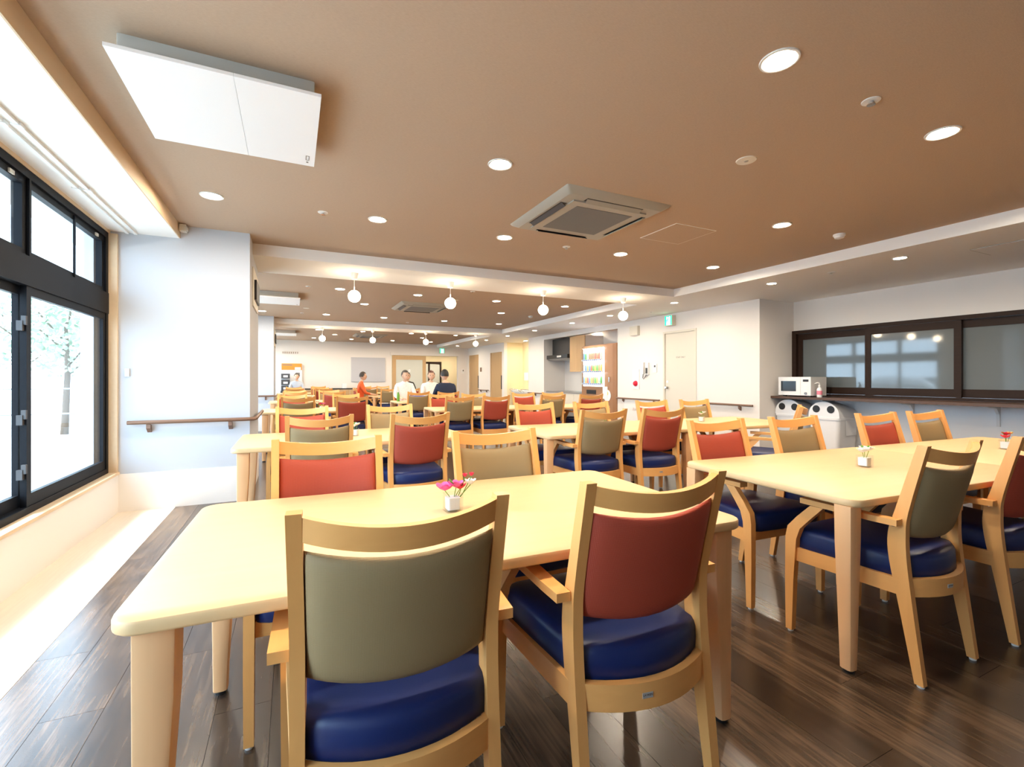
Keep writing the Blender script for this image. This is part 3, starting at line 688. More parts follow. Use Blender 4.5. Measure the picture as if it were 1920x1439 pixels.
# ------------------------------------------------------------------ flowers
def petal(bm, c, d, n, l, wdt, cup):
    d = Vector(d).normalized(); n = Vector(n).normalized(); s = d.cross(n).normalized(); c = Vector(c)
    rows = []
    for t, wf in ((0.0, 0.15), (0.35, 0.85), (0.7, 1.0), (1.0, 0.35)):
        o = c + d * l * t + n * cup * (t * t)
        rows.append([bm.verts.new(o - s * wdt * wf + n * cup * 0.3 * wf), bm.verts.new(o), bm.verts.new(o + s * wdt * wf + n * cup * 0.3 * wf)])
    for a, b in zip(rows, rows[1:]):
        for i in range(2): bm.faces.new((a[i], a[i + 1], b[i + 1], b[i]))
def vase(cx, cy, kind, label, rot=0.0, z=0.7005, sc=1.0):
    g = tag(empty('flower_vase', (cx, cy, z), R(rot)), label, 'vase', 'flowers in glass cubes on the tables'); g.scale = (sc, sc, sc)
    h, s = 0.062, 0.031
    bm = new_bm(); loft(bm, [rrect(-s, s, -s, s, 0.004, 0, 2), rrect(-s, s, -s, s, 0.004, h, 2), rrect(-s + 0.003, s - 0.003, -s + 0.003, s - 0.003, 0.003, h, 2), rrect(-s + 0.003, s - 0.003, -s + 0.003, s - 0.003, 0.003, 0.006, 2)])
    obj('glass_cube', bm, 'glass', g)
    bm = new_bm(); loft(bm, [rrect(-s + 0.008, s - 0.010, -s + 0.008, s - 0.008, 0.006, 0.007, 2), rrect(-s + 0.007, s - 0.009, -s + 0.007, s - 0.007, 0.006, 0.05, 2)])
    obj('filling', bm, 'stone_fill', g)
    rnd = random.Random(hash(kind) % 100 + int(cx * 10))
    spec = {'pink': [((-0.03, 0, 0.075), 'petal_pink', 0.042), ((0.012, 0.0, 0.082), 'petal_pink', 0.036), ((0.03, 0.01, 0.072), 'petal_red', 0.03), ((0.068, 0, 0.088), 'petal_white', 0.028), ((0.05, 0.01, 0.115), 'petal_red', 0.014), ((0.072, 0.0, 0.118), 'petal_red', 0.014)],
            'white': [((-0.02, 0, 0.078), 'petal_white', 0.036), ((0.022, 0.012, 0.085), 'petal_white', 0.034), ((0.0, -0.02, 0.088), 'petal_white', 0.032)],
            'red': [((-0.012, 0, 0.076), 'petal_red', 0.032), ((0.03, 0.01, 0.092), 'petal_red', 0.032), ((0.062, 0, 0.098), 'petal_yellow', 0.022)],
            'cream': [((-0.02, 0, 0.08), 'petal_white', 0.034), ((0.028, 0.0, 0.086), 'petal_yellow', 0.03), ((0.01, -0.02, 0.092), 'petal_white', 0.032)],
            'yellow': [((-0.015, 0, 0.08), 'petal_yellow', 0.034), ((0.025, 0.0, 0.09), 'petal_yellow', 0.03)]}[kind]
    for (c, m, l) in spec:
        bm = new_bm(); n0 = rnd.random() * 6
        for k in range(6):
            a = n0 + k * math.pi / 3
            petal(bm, c, (math.cos(a), math.sin(a), 0.45), (-math.cos(a) * 0.4, -math.sin(a) * 0.4, 1), l, l * 0.42, 0.008)
        for k in range(3):
            a = n0 + 0.5 + k * 2.1; petal(bm, c, (math.cos(a), math.sin(a), 1.3), (-math.cos(a), -math.sin(a), 0.6), l * 0.6, l * 0.3, 0.005)
        obj('flower', bm, m, g, 60)
    bm = new_bm()
    for (c, m, l) in spec: tube(bm, [(0, 0, 0.02), (c[0] * 0.5, c[1] * 0.5, 0.055), c], 0.0016, 6)
    for k in range(5 if kind in ('white', 'cream') else 2):
        a = rnd.random() * 6.28; petal(bm, (0.01, 0, 0.085), (math.cos(a), math.sin(a), 0.9), (0, 0, 1), 0.035, 0.008, 0.004)
    obj('stems', bm, 'leaf_green', g)
vase(0.530, 1.622, 'pink', 'pink and red orchids in a small glass cube on the window table')
vase(2.825, 1.470, 'white', 'white flowers with green sprig in a small glass cube')
vase(4.390, 1.420, 'red', 'red and yellow flowers in a glass cube by the serving shelf')
vase(2.780, 3.740, 'red', 'red flowers in a glass cube behind an olive chair back', 40)
vase(4.150, 3.800, 'cream', 'cream and white flowers in a glass cube near the bins', 20)
vase(4.100, 7.150, 'yellow', 'yellow flowers in a glass cube facing the vending machine', 20)
vase(0.480, 4.100, 'white', 'white flowers with green leaves on the table beside the window pillar', 70)
vase(0.420, 7.850, 'pink', 'pink flowers in a glass cube on the window table beyond the beam', 200)
vase(0.400, 10.95, 'cream', 'cream flowers in a glass cube on the window table before the second beam', 100)

# ------------------------------------------------------------------ ceiling fittings
bm = new_bm(); loft(bm, [circ(0, 0, 0, 0.0915), circ(0, 0, -0.006, 0.090), circ(0, 0, -0.007, 0.080), circ(0, 0, -0.001, 0.068)], cap=False); DLR = mesh(bm, 'rim', 'white_plastic', 40)
bm = new_bm(); bm.faces.new([bm.verts.new(p) for p in reversed(circ(0, 0, -0.0015, 0.068))]); DLG = mesh(bm, 'lamp_disc', 'downlight_glow'); DLS = DLG.copy(); DLS.materials.clear(); DLS.materials.append(M['downlight_glow_small'])
ORD = ['nearest the windows', 'second from the windows', 'third from the windows', 'fourth from the windows', 'farthest from the windows']
ROWN = {1.36: 'before the cassette unit', 2.81: 'beside the first cassette unit', 4.25: 'just ahead of the first beam', 7.80: 'just beyond the first beam', 9.17: 'beside the middle cassette unit',
        11.02: 'just ahead of the second beam', 14.52: 'just beyond the second beam', 15.9: 'beside the last cassette unit', 17.52: 'before the back wall'}
def downlight(x, y, z, sc=1.0, k=0):
    where = 'in the brown ceiling' if z == ZU else 'in the white ceiling strip'
    lab = ('round downlight in the brown ceiling %s, %s' % (ROWN[y], ORD[k])) if z == ZU else 'round downlight in the white ceiling strip, %s one counted from the back wall' % WO[k]
    g = tag(empty('downlight', (x, y, z)), lab, 'light', 'downlights ' + where); g.scale = (sc * 0.9, sc * 0.9, 1)
    place('rim', DLR, g); place('lamp_disc', DLG if z == ZU else DLS, g)
for y in (4.25, 7.80, 11.02, 14.52, 17.52):
    for k, x in enumerate((-0.56, 0.69, 1.93, 3.38, 4.84)): downlight(x, y, ZU, 1.0, k)
for y in (1.36,):
    for k, x in enumerate((-0.56, 0.69, 1.96, 3.39, 4.84)): downlight(x, y, ZU, 1.0, k)
for y in (2.81, 9.17, 15.9):
    for k, x in ((0, 1.245), (4, 4.085)): downlight(x, y, ZU, 1.0, k)
WO = ['tenth', 'ninth', 'eighth', 'seventh', 'sixth', 'fifth', 'fourth', 'third', 'second', 'first']
for k, y in enumerate((1.25, 2.73, 4.21, 5.99, 7.77, 9.19, 11.05, 12.78, 14.5, 17.5)): downlight(5.905, y, ZL, 0.85, k)
def pendant(x, y, k):
    g = tag(empty('globe_pendant', (x, y, ZL)), 'glowing white globe pendant below the %s beam, %s' % ('first' if y < 8 else 'second', ORD[k if k < 3 else 4]), 'pendant light', 'globe pendants below the beams')
    bm = new_bm(); lathe(bm, [(0.052, 0.0), (0.050, -0.012), (0.034, -0.075), (0.012, -0.08)], n=24); obj('canopy', bm, 'white_plastic', g, 50)
    bm = new_bm(); tube(bm, [(0, 0, -0.075), (0, 0, -0.20)], 0.003, 6); obj('cord', bm, 'white_plastic', g)
    bm = new_bm(); tube(bm, [(0, 0, -0.165), (0, 0, -0.215)], 0.007, 8); obj('socket', bm, 'white_plastic', g)
    bm = new_bm(); bmesh.ops.create_uvsphere(bm, u_segments=24, v_segments=14, radius=0.074, matrix=Matrix.Translation((0, 0, -0.284))); obj('globe', bm, 'globe_glow', g, 80)
for y in (6.0, 12.64):
    for k, x in enumerate((0.695, 1.925, 3.35, 4.82)): pendant(x, y, k)
def cassette(x, y, k):
    g = tag(empty('air_conditioner', (x, y, ZU)), 'square ceiling cassette air conditioner %s' % ['ahead of the first beam', 'between the two beams', 'beyond the second beam'][k], 'air conditioner', 'ceiling cassette air conditioners')
    o, i, z = 0.50, 0.355, -0.042
    bm = new_bm()
    loft(bm, [rrect(-o, o, -o, o, 0.02, 0, 2), rrect(-o + 0.01, o - 0.01, -o + 0.01, o - 0.01, 0.02, -0.014, 2), rrect(-o + 0.06, o - 0.06, -o + 0.06, o - 0.06, 0.02, z, 2)], cap=False)
    bm.faces.new([bm.verts.new(p) for p in rrect(-o + 0.06, o - 0.06, -o + 0.06, o - 0.06, 0.02, z, 2)]); obj('panel', bm, 'ac_grey', g, 30)
    for a in range(4):
        s = empty('outlet', (0, 0, 0)); s.parent = g; s.rotation_euler = (0, 0, a * math.pi / 2)
        boxo('slot', (-0.27, 0.27, 0.365, 0.420, z - 0.0015, z + 0.004), 'black_plastic', s)
        bm = new_bm(); box(bm, -0.265, 0.265, -0.022, 0.022, -0.002, 0.002); obj('vane', bm, 'dark_grey' if a in (0, 1) else 'ac_grey', s, None, (0, 0.392, z - 0.010), (R(35), 0, 0))
    boxo('grille_frame', (-i, i, -i, i, z - 0.012, z - 0.001), 'ac_grey', g, 0.003)
    boxo('grille', (-0.275, 0.275, -0.275, 0.275, z - 0.0145, z - 0.010), 'ac_grille', g)
for k, y in enumerate((3.375, 9.02, 15.7)): cassette(2.31, y, k)
def panel(x0, y0, k):
    g = tag(empty('ceiling_panel', (x0 + 0.4, y0 + 0.4, ZU)), 'white square ceiling air purifier panel hung near the windows, %s' % ['ahead of the first beam', 'between the two beams', 'beyond the second beam'][k], 'ceiling panel', 'white ceiling panels by the windows')
    bm = new_bm(); loft(bm, [rrect(-0.375, 0.375, -0.33, 0.33, 0.01, 0, 2), rrect(-0.375, 0.375, -0.33, 0.33, 0.01, -0.085, 2)]); obj('housing', bm, 'housing_grey', g, 30)
    boxo('plate', (-0.40, 0.045, -0.395, 0.395, -0.103, -0.088), 'panel_white', g, 0.002); boxo('plate', (0.0465, 0.40, -0.395, 0.395, -0.103, -0.088), 'panel_white', g, 0.002)
    bm = new_bm()
    for d in ((0.350, 0.354, 0.255, 0.315), (0.366, 0.370, 0.255, 0.315), (0.354, 0.366, 0.255, 0.259), (0.354, 0.366, 0.311, 0.315), (0.354, 0.366, 0.335, 0.350)): box(bm, d[0], d[1], d[2], d[3], -0.1042, -0.1030)
    obj('printed_mark', bm, 'ink_grey', g)
for k, y in enumerate((2.34, 8.40, 15.05)): panel(-0.675, y, k)
def sprinkler(x, y, z, k):
    where = 'near the windows' if x < 1 else 'in mid room' if x < 5 else 'over the counter side'
    row = 'ahead of the cassette unit' if y < 2 else 'by the white hatch' if 3 < y < 4 else 'ahead of the first beam' if y < 5 else 'beyond the first beam' if y < 9 else 'ahead of the second beam'
    g = tag(empty('sprinkler', (x, y, z)), 'small chrome sprinkler head on a white disc, %s %s' % (where, row), 'sprinkler', 'sprinkler heads')
    bm = new_bm(); lathe(bm, [(0.042, 0), (0.041, -0.004), (0.02, -0.006)], n=20); obj('disc', bm, 'white_plastic', g, 40)
    bm = new_bm(); lathe(bm, [(0.011, -0.006), (0.011, -0.018), (0.019, -0.019), (0.019, -0.022)], n=14); obj('head', bm, 'chrome', g, 40)
for i, p in enumerate(((2.67, 1.36), (0.24, 4.27), (2.666, 4.265), (0.23, 7.78), (0.2, 10.98), (2.655, 7.1), (2.63, 11.7))): sprinkler(p[0], p[1], ZU, i)
sprinkler(5.95, 3.46, ZL, 0); sprinkler(6.3, 7.0, ZL, 0)
g = tag(empty('smoke_detector', (4.856, 2.75, ZU)), 'white domed smoke detector on the brown ceiling near the counter', 'smoke detector', 'smoke detectors')
bm = new_bm(); lathe(bm, [(0.052, 0), (0.052, -0.018), (0.045, -0.02), (0.040, -0.038), (0.02, -0.045)], n=24); obj('body', bm, 'white_plastic', g, 40)
g = tag(empty('smoke_detector', (4.88, 9.33, ZU)), 'white domed smoke detector on the brown ceiling between the two beams', 'smoke detector', 'smoke detectors')
bm = new_bm(); lathe(bm, [(0.052, 0), (0.052, -0.018), (0.045, -0.02), (0.040, -0.038), (0.02, -0.045)], n=24); obj('body', bm, 'white_plastic', g, 40)
g = tag(empty('ceiling_speaker', (2.663, 2.075, ZU)), 'flat cream round ceiling speaker disc ahead of the first beam', 'speaker')
bm = new_bm(); lathe(bm, [(0.062, 0), (0.060, -0.005), (0.03, -0.007)], n=28); obj('cover', bm, 'cream_plastic', g, 40)
bm = new_bm(); lathe(bm, [(0.014, -0.006), (0.013, -0.009)], n=12); obj('grille', bm, 'ac_grey', g, 40)
for i, (x, y) in enumerate(((2.66, 8.0), (0.26, 10.2))):
    g = tag(empty('ceiling_speaker', (x, y, ZU)), 'flat cream round ceiling speaker disc between the two beams, %s' % ('in mid room' if i == 0 else 'near the windows'), 'speaker', 'ceiling speakers between the beams')
    bm = new_bm(); lathe(bm, [(0.06, 0), (0.058, -0.005), (0.03, -0.007)], n=24); obj('cover', bm, 'cream_plastic', g, 40)
def hatch(x0, x1, y0, y1, z, label, m):
    bm = new_bm(); box(bm, x0, x1, y0, y1, z - 0.003, z); f = tag(obj('access_hatch', bm, 'ac_grey' if m == 'ceiling_white' else 'petal_white'), label, 'hatch')
    boxo('hatch_lid', (x0 + 0.008, x1 - 0.008, y0 + 0.008, y1 - 0.008, z - 0.0045, z - 0.003), m, f)
hatch(3.165, 3.675, 3.185, 3.675, ZU, 'square access hatch with thin pale frame in the brown ceiling', 'ceiling_brown')
hatch(6.16, 6.62, 1.80, 2.26, ZL, 'square access hatch in the white ceiling strip by the counter', 'ceiling_white')

# ------------------------------------------------------------------ handrails and wall things
def rail(pts, label, brackets, wall_dir):
    g = tag(empty('handrail', pts[0]), label, 'handrail', 'wooden wall handrails'); o = Vector(pts[0])
    bm = new_bm(); tube(bm, [tuple(Vector(p) - o) for p in pts], 0.0175, 12); obj('rail', bm, 'rail_wood', g, 40)
    for b in brackets:
        q = Vector(b) - o; wd = Vector(wall_dir)
        k = empty('bracket', q); k.parent = g
        bm = new_bm()
        s = Vector((abs(wd.y), abs(wd.x), 0)) * 0.016
        e = wd * 0.05
        loft(bm, [[tuple(-s + Vector((0, 0, -0.015))), tuple(s + Vector((0, 0, -0.015))), tuple(s + Vector((0, 0, -0.055)) ), tuple(-s + Vector((0, 0, -0.055)))],
                  [tuple(-s + e + Vector((0, 0, -0.03))), tuple(s + e + Vector((0, 0, -0.03))), tuple(s + e + Vector((0, 0, -0.095))), tuple(-s + e + Vector((0, 0, -0.095)))]])
        obj('bracket_arm', bm, 'rail_wood', k)
    return g
for (a, b), nm in zip(PIL, ('first', 'second')):
    rail([(-1.31, a - 0.05, 0.79), (-0.40, a - 0.05, 0.79), (-0.335, a - 0.03, 0.79), (-0.32, a + 0.06, 0.79), (-0.32, b - 0.1, 0.79)], 'brown handrail wrapped around the %s window pillar' % nm, [(-1.16, a - 0.05, 0.79), (-0.53, a - 0.05, 0.79)], (0, 1, 0))
rail([(XR - 0.05, 5.19, 0.735), (XR - 0.05, 6.33, 0.735)], 'brown handrail on the white wall beside the counter recess', [(XR - 0.05, 5.45, 0.735), (XR - 0.05, 6.2, 0.735)], (1, 0, 0))
rail([(XR - 0.05, 7.32, 0.735), (XR - 0.05, 8.72, 0.735)], 'brown handrail between the staff door and vending machine', [(XR - 0.05, 7.5, 0.735), (XR - 0.05, 8.5, 0.735)], (1, 0, 0))
rail([(XR - 0.05, 12.3, 0.735), (XR - 0.05, 13.2, 0.735)], 'brown handrail between the kitchen niche and wash niche', [(XR - 0.05, 12.75, 0.735)], (1, 0, 0))
rail([(XR - 0.05, 16.5, 0.735), (XR - 0.05, 17.6, 0.735)], 'brown handrail between the two oak sliding doors', [(XR - 0.05, 16.75, 0.735), (XR - 0.05, 17.35, 0.735)], (1, 0, 0))
for (a, b), nm in zip(PIL, ('first', 'second')):
    g = tag(empty('wall_fan', (PX, a + 0.62, 2.14)), 'slim black unit in a tan frame high on the %s window pillar side' % nm, 'wall unit', 'pillar side units')
    boxo('frame', (0.0, 0.012, -0.33, 0.40, -0.20, 0.20), 'cream_plastic', g, 0.004); boxo('body', (0.012, 0.034, -0.20, 0.30, -0.12, 0.09), 'black_plastic', g, 0.008)
tag(boxo('wall_switch', (-1.335, -1.305, 5.182, 5.193, 1.20, 1.27), 'white_plastic', None, 0.003), 'small white switch on the pillar beside the window', 'switch')
g = tag(empty('detector_bracket', (-0.925, 5.15, 2.56)), 'small white sensor at the soffit corner by the pillar', 'sensor'); boxo('body', (0, 0.05, -0.04, 0.04, -0.03, 0.03), 'cream_plastic', g, 0.004); boxo('lens', (0.05, 0.06, -0.02, 0.02, -0.02, 0.01), 'white_plastic', g)
# exit signs
def exit_sign(loc, rz, label):
    g = tag(empty('exit_sign', loc, rz), label, 'exit sign', 'emergency exit signs')
    boxo('housing', (-0.10, 0.10, 0.0, 0.10, -0.10, 0.10), 'cream_plastic', g, 0.004)
    boxo('face', (-0.092, 0.092, -0.004, 0.0, -0.092, 0.092), 'exit_green', g)
    boxo('doorway', (-0.045, 0.060, -0.007, -0.004, -0.085, 0.075), 'exit_white', g)
    bm = new_bm()   # running figure
    tube(bm, [(0.0, -0.009, 0.045), (-0.012, -0.009, 0.0)], 0.010, 6); tube(bm, [(-0.012, -0.009, 0.0), (0.012, -0.009, -0.03), (-0.01, -0.009, -0.065)], 0.007, 6); tube(bm, [(-0.012, -0.009, 0.0), (-0.04, -0.009, -0.03), (-0.06, -0.009, -0.025)], 0.007, 6)
    tube(bm, [(0.0, -0.009, 0.035), (0.03, -0.009, 0.015), (0.04, -0.009, 0.03)], 0.005, 6); tube(bm, [(0.0, -0.009, 0.035), (-0.035, -0.009, 0.02), (-0.04, -0.009, -0.01)], 0.005, 6)
    bmesh.ops.create_uvsphere(bm, u_segments=10, v_segments=6, radius=0.013, matrix=Matrix.Translation((0.008, -0.009, 0.068)))
    obj('running_figure', bm, 'exit_green', g)
exit_sign((XR - 0.102, 7.02, 2.335), R(-90), 'green and white exit sign above the staff door')
exit_sign((5.66, Y1 - 0.14, 2.34), 0, 'green and white exit sign above the corridor opening')
# speaker box, telephone, panel, fire hydrant cover
g = tag(empty('wall_speaker', (XR, 8.1, 2.235)), 'square cream wall speaker high beside the pendant globe', 'speaker'); boxo('body', (-0.07, 0, -0.13, 0.13, -0.10, 0.10), 'cream_plastic', g, 0.006)
boxo('grille', (-0.074, -0.07, -0.11, 0.11, -0.08, 0.08), 'cream_plastic', g)
g = tag(empty('wall_telephone', (XR, 7.74, 1.39)), 'white wall telephone with coiled cord beside the staff door', 'telephone')
boxo('base', (-0.045, 0, -0.075, 0.075, -0.12, 0.13), 'white_plastic', g, 0.008); boxo('handset', (-0.095, -0.045, 0.015, 0.070, -0.11, 0.14), 'white_plastic', g, 0.014)
bm = new_bm(); box(bm, -0.048, -0.044, -0.06, 0.0, -0.10, 0.02); obj('keypad', bm, 'dark_grey', g)
bm = new_bm(); tube(bm, [(-0.07, 0.045, -0.11), (-0.07, 0.06, -0.19), (-0.04, 0.07, -0.22), (-0.03, 0.03, -0.17), (-0.02, 0.0, -0.12)], 0.007, 8); obj('cord', bm, 'dark_grey', g, 60)
g = tag(empty('intercom_panel', (XR, 7.49, 1.40)), 'small white control panel between telephone and staff door', 'panel'); boxo('body', (-0.02, 0, -0.05, 0.05, -0.09, 0.09), 'white_plastic', g, 0.004); boxo('display', (-0.022, -0.02, -0.022, 0.022, 0.02, 0.06), 'dark_grey', g)
g = tag(empty('hydrant_cabinet', (XR - 0.002, 8.09, 0.0)), 'white fire hydrant cabinet with red lamp beside the vending machine', 'fire hydrant')
boxo('alarm_plate', (-0.012, 0, -0.11, 0.11, 0.95, 1.38), 'white_plastic', g, 0.003); boxo('cabinet_door', (-0.010, 0, -0.40, 0.40, 0.10, 0.68), 'white_plastic', g, 0.003)
bm = new_bm(); lathe(bm, [(0.062, 0), (0.058, 0.02), (0.045, 0.045), (0.02, 0.06)], n=24); obj('red_lamp', bm, 'red_lamp', g, 60, (-0.012, 0, 1.075), (0, R(-90), 0))
bm = new_bm(); box(bm, -0.014, -0.012, -0.05, 0.05, 1.22, 1.33); obj('instruction_plate', bm, 'paper_white', g)
text('lettering', '消火栓', 0.075, 'hydrant_text', g, (-0.0125, 0.0, 0.50), FACE_NX)

# ------------------------------------------------------------------ kitchen niche and vending machine
g = tag(empty('range_hood', (7.6, 11.62, 1.76)), 'black kitchen range hood in the niche', 'range hood')
boxo('duct_box', (-0.50, -0.01, -0.56, 0.52, 0.11, 0.585), 'black_plastic', g, 0.004)
bm = new_bm(); loft(bm, [rrect(-0.67, -0.01, -0.58, 0.58, 0.01, 0.0, 2), rrect(-0.67, -0.01, -0.58, 0.58, 0.01, 0.11, 2)]); obj('canopy', bm, 'black_plastic', g, 30)
bm = new_bm(); loft(bm, [rrect(-0.58, -0.06, -0.50, 0.50, 0.01, -0.05, 2), rrect(-0.66, -0.02, -0.57, 0.57, 0.01, 0.0, 2)]); obj('filter', bm, 'steel', g, 30)
boxo('switches', (-0.674, -0.67, -0.25, -0.02, 0.035, 0.085), 'tag_silver', g)
g = tag(empty('wall_cupboard', (7.6, 10.65, 1.37)), 'pale oak wall cupboard beside the range hood', 'cupboard')
boxo('body', (-0.58, -0.002, -0.36, 0.37, 0, 0.97), 'wall_white', g)
for y in (-0.36, 0.007): boxo('cupboard_door', (-0.60, -0.58, y, y + 0.362, 0, 0.97), 'door_wood', g, 0.002)
g = tag(empty('kitchen_counter', (6.95, 11.2, 0)), 'grey steel topped kitchen counter with cream drawers in the niche', 'kitchen counter')
boxo('body', (0, 0.645, -1.0, 1.0, 0, 0.77), 'wall_white', g); boxo('worktop', (-0.02, 0.645, -1.02, 1.03, 0.77, 0.81), 'steel', g, 0.003)
for k in range(4):
    boxo('drawer_front', (-0.018, 0, -0.98 + k * 0.5, -0.98 + k * 0.5 + 0.49, 0.46, 0.755), 'cream_plastic', g, 0.003); boxo('cupboard_front', (-0.018, 0, -0.98 + k * 0.5, -0.98 + k * 0.5 + 0.49, 0.05, 0.44), 'steel', g, 0.003)
g = tag(empty('kitchen_tap', (7.25, 10.32, 0.81)), 'curved steel kitchen tap by the vending machine', 'tap'); bm = new_bm(); tube(bm, [(0, 0, 0), (0, 0, 0.13), (-0.05, 0, 0.18), (-0.14, 0, 0.16)], 0.012, 10); obj('spout', bm, 'chrome', g, 60)
bm = new_bm(); lathe(bm, [(0.022, 0), (0.02, 0.03)], n=16); obj('base', bm, 'chrome', g, 50)
g = tag(empty('vending_machine', (XR, 9.42, 0)), 'wood-brown drinks vending machine with lit white display', 'vending machine')
boxo('cabinet', (-0.02, 0.70, -0.67, 0.70, 0, 2.02), 'vending_wood', g, 0.012)
bm = new_bm(); loft(bm, [[(-0.02, -0.66, 0.02), (-0.08, -0.60, 0.02), (-0.085, 0.67, 0.02), (-0.02, 0.70, 0.02)], [(-0.02, -0.66, 2.0), (-0.08, -0.60, 2.0), (-0.085, 0.67, 2.0), (-0.02, 0.70, 2.0)]]); obj('door_front', bm, 'vending_wood', g)
dw = boxo('display_window', (-0.095, -0.082, -0.28, 0.58, 0.99, 1.94), 'led_white', g)
for z in (1.915, 1.605, 1.325):
    bm = new_bm(); tube(bm, [(-0.150, -0.26, z), (-0.150, 0.50, z)], 0.006, 8); obj('lamp_tube', bm, 'led_tube', g)
rnd = random.Random(5); cols = []
for k, c in enumerate(((0.25, 0.6, 0.25), (0.9, 0.7, 0.3), (0.85, 0.3, 0.25), (0.3, 0.5, 0.8), (0.85, 0.85, 0.83), (0.6, 0.45, 0.3))): mat('drink_%d' % k, c, 0.35)
bm = new_bm(); lathe(bm, [(0.028, 0), (0.03, 0.005), (0.03, 0.12), (0.026, 0.145), (0.013, 0.165), (0.013, 0.185)], n=12); B0 = mesh(bm, 'sample_bottle', 'drink_0', 40)
BM = [B0]
for k in range(1, 6): b2 = B0.copy(); b2.materials.clear(); b2.materials.append(M['drink_%d' % k]); BM.append(b2)
for r_, z in enumerate((1.66, 1.37, 1.07)):
    boxo('shelf', (-0.165, -0.095, -0.27, 0.57, z - 0.035, z), 'white_plastic', g)
    for k in range(10):
        place('sample_bottle', BM[rnd.randrange(6)], g, (-0.128, -0.23 + k * 0.08, z))
        if k < 10:
            bx_ = boxo('select_button', (-0.170, -0.165, -0.25 + k * 0.08, -0.21 + k * 0.08, z - 0.030, z - 0.008), 'blue_plastic', g)
bm = new_bm(); box(bm, -0.176, -0.172, -0.28, 0.58, 0.99, 1.94); obj('window_pane', bm, 'window_glass', g)
boxo('coin_panel', (-0.10, -0.085, -0.42, -0.24, 0.70, 0.99), 'paper_white', g, 0.003); boxo('delivery_slot', (-0.092, -0.085, 0.05, 0.45, 0.80, 0.90), 'black_plastic', g)
bm = new_bm(); lathe(bm, [(0.14, 0), (0.14, 0.008)], n=28); obj('round_sticker', bm, 'paper_white', g, 40, (-0.085, -0.40, 0.78), (0, R(-90), 0))
bm = new_bm(); lathe(bm, [(0.05, 0), (0.05, 0.004)], n=18); obj('sticker_fruit', bm, 'petal_yellow', g, 40, (-0.093, -0.40, 0.83), (0, R(-90), 0))
boxo('lock', (-0.10, -0.085, -0.50, -0.46, 1.10, 1.22), 'chrome', g, 0.004)
# wash niche
g = tag(empty('wash_basin', (XR + 0.55, 14.2, 0)), 'white wash basin counter with chrome rails in the lit niche', 'basin')
boxo('counter', (-0.28, 0.19, -0.9, 0.9, 0.70, 0.78), 'white_plastic', g, 0.006); boxo('cabinet', (-0.20, 0.18, -0.88, 0.88, 0, 0.70), 'white_plastic', g)
for y in (-0.45, 0.45):
    bm = new_bm(); tube(bm, [(-0.28, y - 0.35, 0.72), (-0.42, y - 0.33, 0.80), (-0.46, y - 0.2, 0.82), (-0.46, y + 0.2, 0.82), (-0.42, y + 0.33, 0.80), (-0.28, y + 0.35, 0.72)], 0.014, 8); obj('support_rail', bm, 'chrome', g, 60)
bm = new_bm(); tube(bm, [(0.1, -0.5, 0.78), (0.1, -0.5, 1.0), (0.02, -0.5, 1.03), (-0.08, -0.5, 0.98)], 0.012, 8); obj('tap', bm, 'chrome', g, 60)
tag(boxo('towel_dispenser', (XR + 0.65, XR + 0.75, 14.55, 14.85, 1.12, 1.40), 'paper_white', None, 0.01), 'square paper towel dispenser above the wash basin', 'dispenser')
tag(boxo('room_sign', (XR - 0.01, XR, 17.3, 17.48, 1.46, 1.63), 'rail_wood', None, 0.002), 'small brown toilet sign between the oak sliding doors', 'sign')
g = tag(empty('wall_phone_panel', (6.63, Y1, 1.5)), 'small wall panel on the pier by the corridor opening', 'panel'); boxo('body', (-0.05, 0.05, -0.02, 0, -0.10, 0.10), 'white_plastic', g); boxo('display', (-0.02, 0.02, -0.024, -0.02, 0.0, 0.06), 'dark_grey', g)
for nm, yy in (('niche', 14.2),):
    g = tag(empty('downlight', (XR + 0.38, yy, ZL)), 'round recessed downlight with white rim inside the wash niche', 'light'); place('rim', DLR, g); place('lamp_disc', DLG, g)
for xx, nm in ((4.6, 'behind the oak sliding door'), (5.7, 'beyond the corridor opening'), (7.0, 'at the corridor end')):  # unseen corridor lamps, added to brighten the cream walls beyond the opening
    g = tag(empty('downlight', (xx, Y1 + 2.2, ZL - 0.001)), 'unseen added downlight with white rim %s' % nm, 'light'); place('rim', DLR, g); place('lamp_disc', DLS, g)
g = tag(empty('downlight', (XR + 0.6, 10.6, ZL)), 'round recessed downlight with white rim in the kitchen niche', 'light'); g.scale = (0.7, 0.7, 1); place('rim', DLR, g); place('lamp_disc', DLG, g)

# ------------------------------------------------------------------ counter things: microwave, sanitiser, bins
g = tag(empty('microwave_oven', (7.18, 4.72, 0.898), 0.0), 'white microwave oven on the end of the serving shelf', 'microwave')
boxo('body', (0.0, 0.36, -0.26, 0.26, 0.02, 0.31), 'white_plastic', g, 0.008)
boxo('oven_door', (-0.028, 0.0, -0.10, 0.26, 0.022, 0.308), 'white_plastic', g, 0.006); boxo('door_glass', (-0.031, -0.027, -0.03, 0.215, 0.085, 0.245), 'car_glass', g, 0.002)
boxo('control_panel', (-0.026, 0.0, -0.26, -0.102, 0.022, 0.308), 'white_plastic', g, 0.004); boxo('display', (-0.029, -0.025, -0.225, -0.14, 0.235, 0.27), 'black_plastic', g)
for k in range(3): boxo('button', (-0.028, -0.025, -0.215, -0.15, 0.17 - k * 0.04, 0.19 - k * 0.04), 'paper_white', g)
bm = new_bm(); lathe(bm, [(0.02, 0), (0.018, 0.014)], n=16); obj('dial', bm, 'grey_metal', g, 40, (-0.026, -0.182, 0.055), (0, R(-90), 0))
for y in (-0.2, 0.2): boxo('foot', (0.03, 0.07, y - 0.02, y + 0.02, 0, 0.02), 'black_plastic', g)
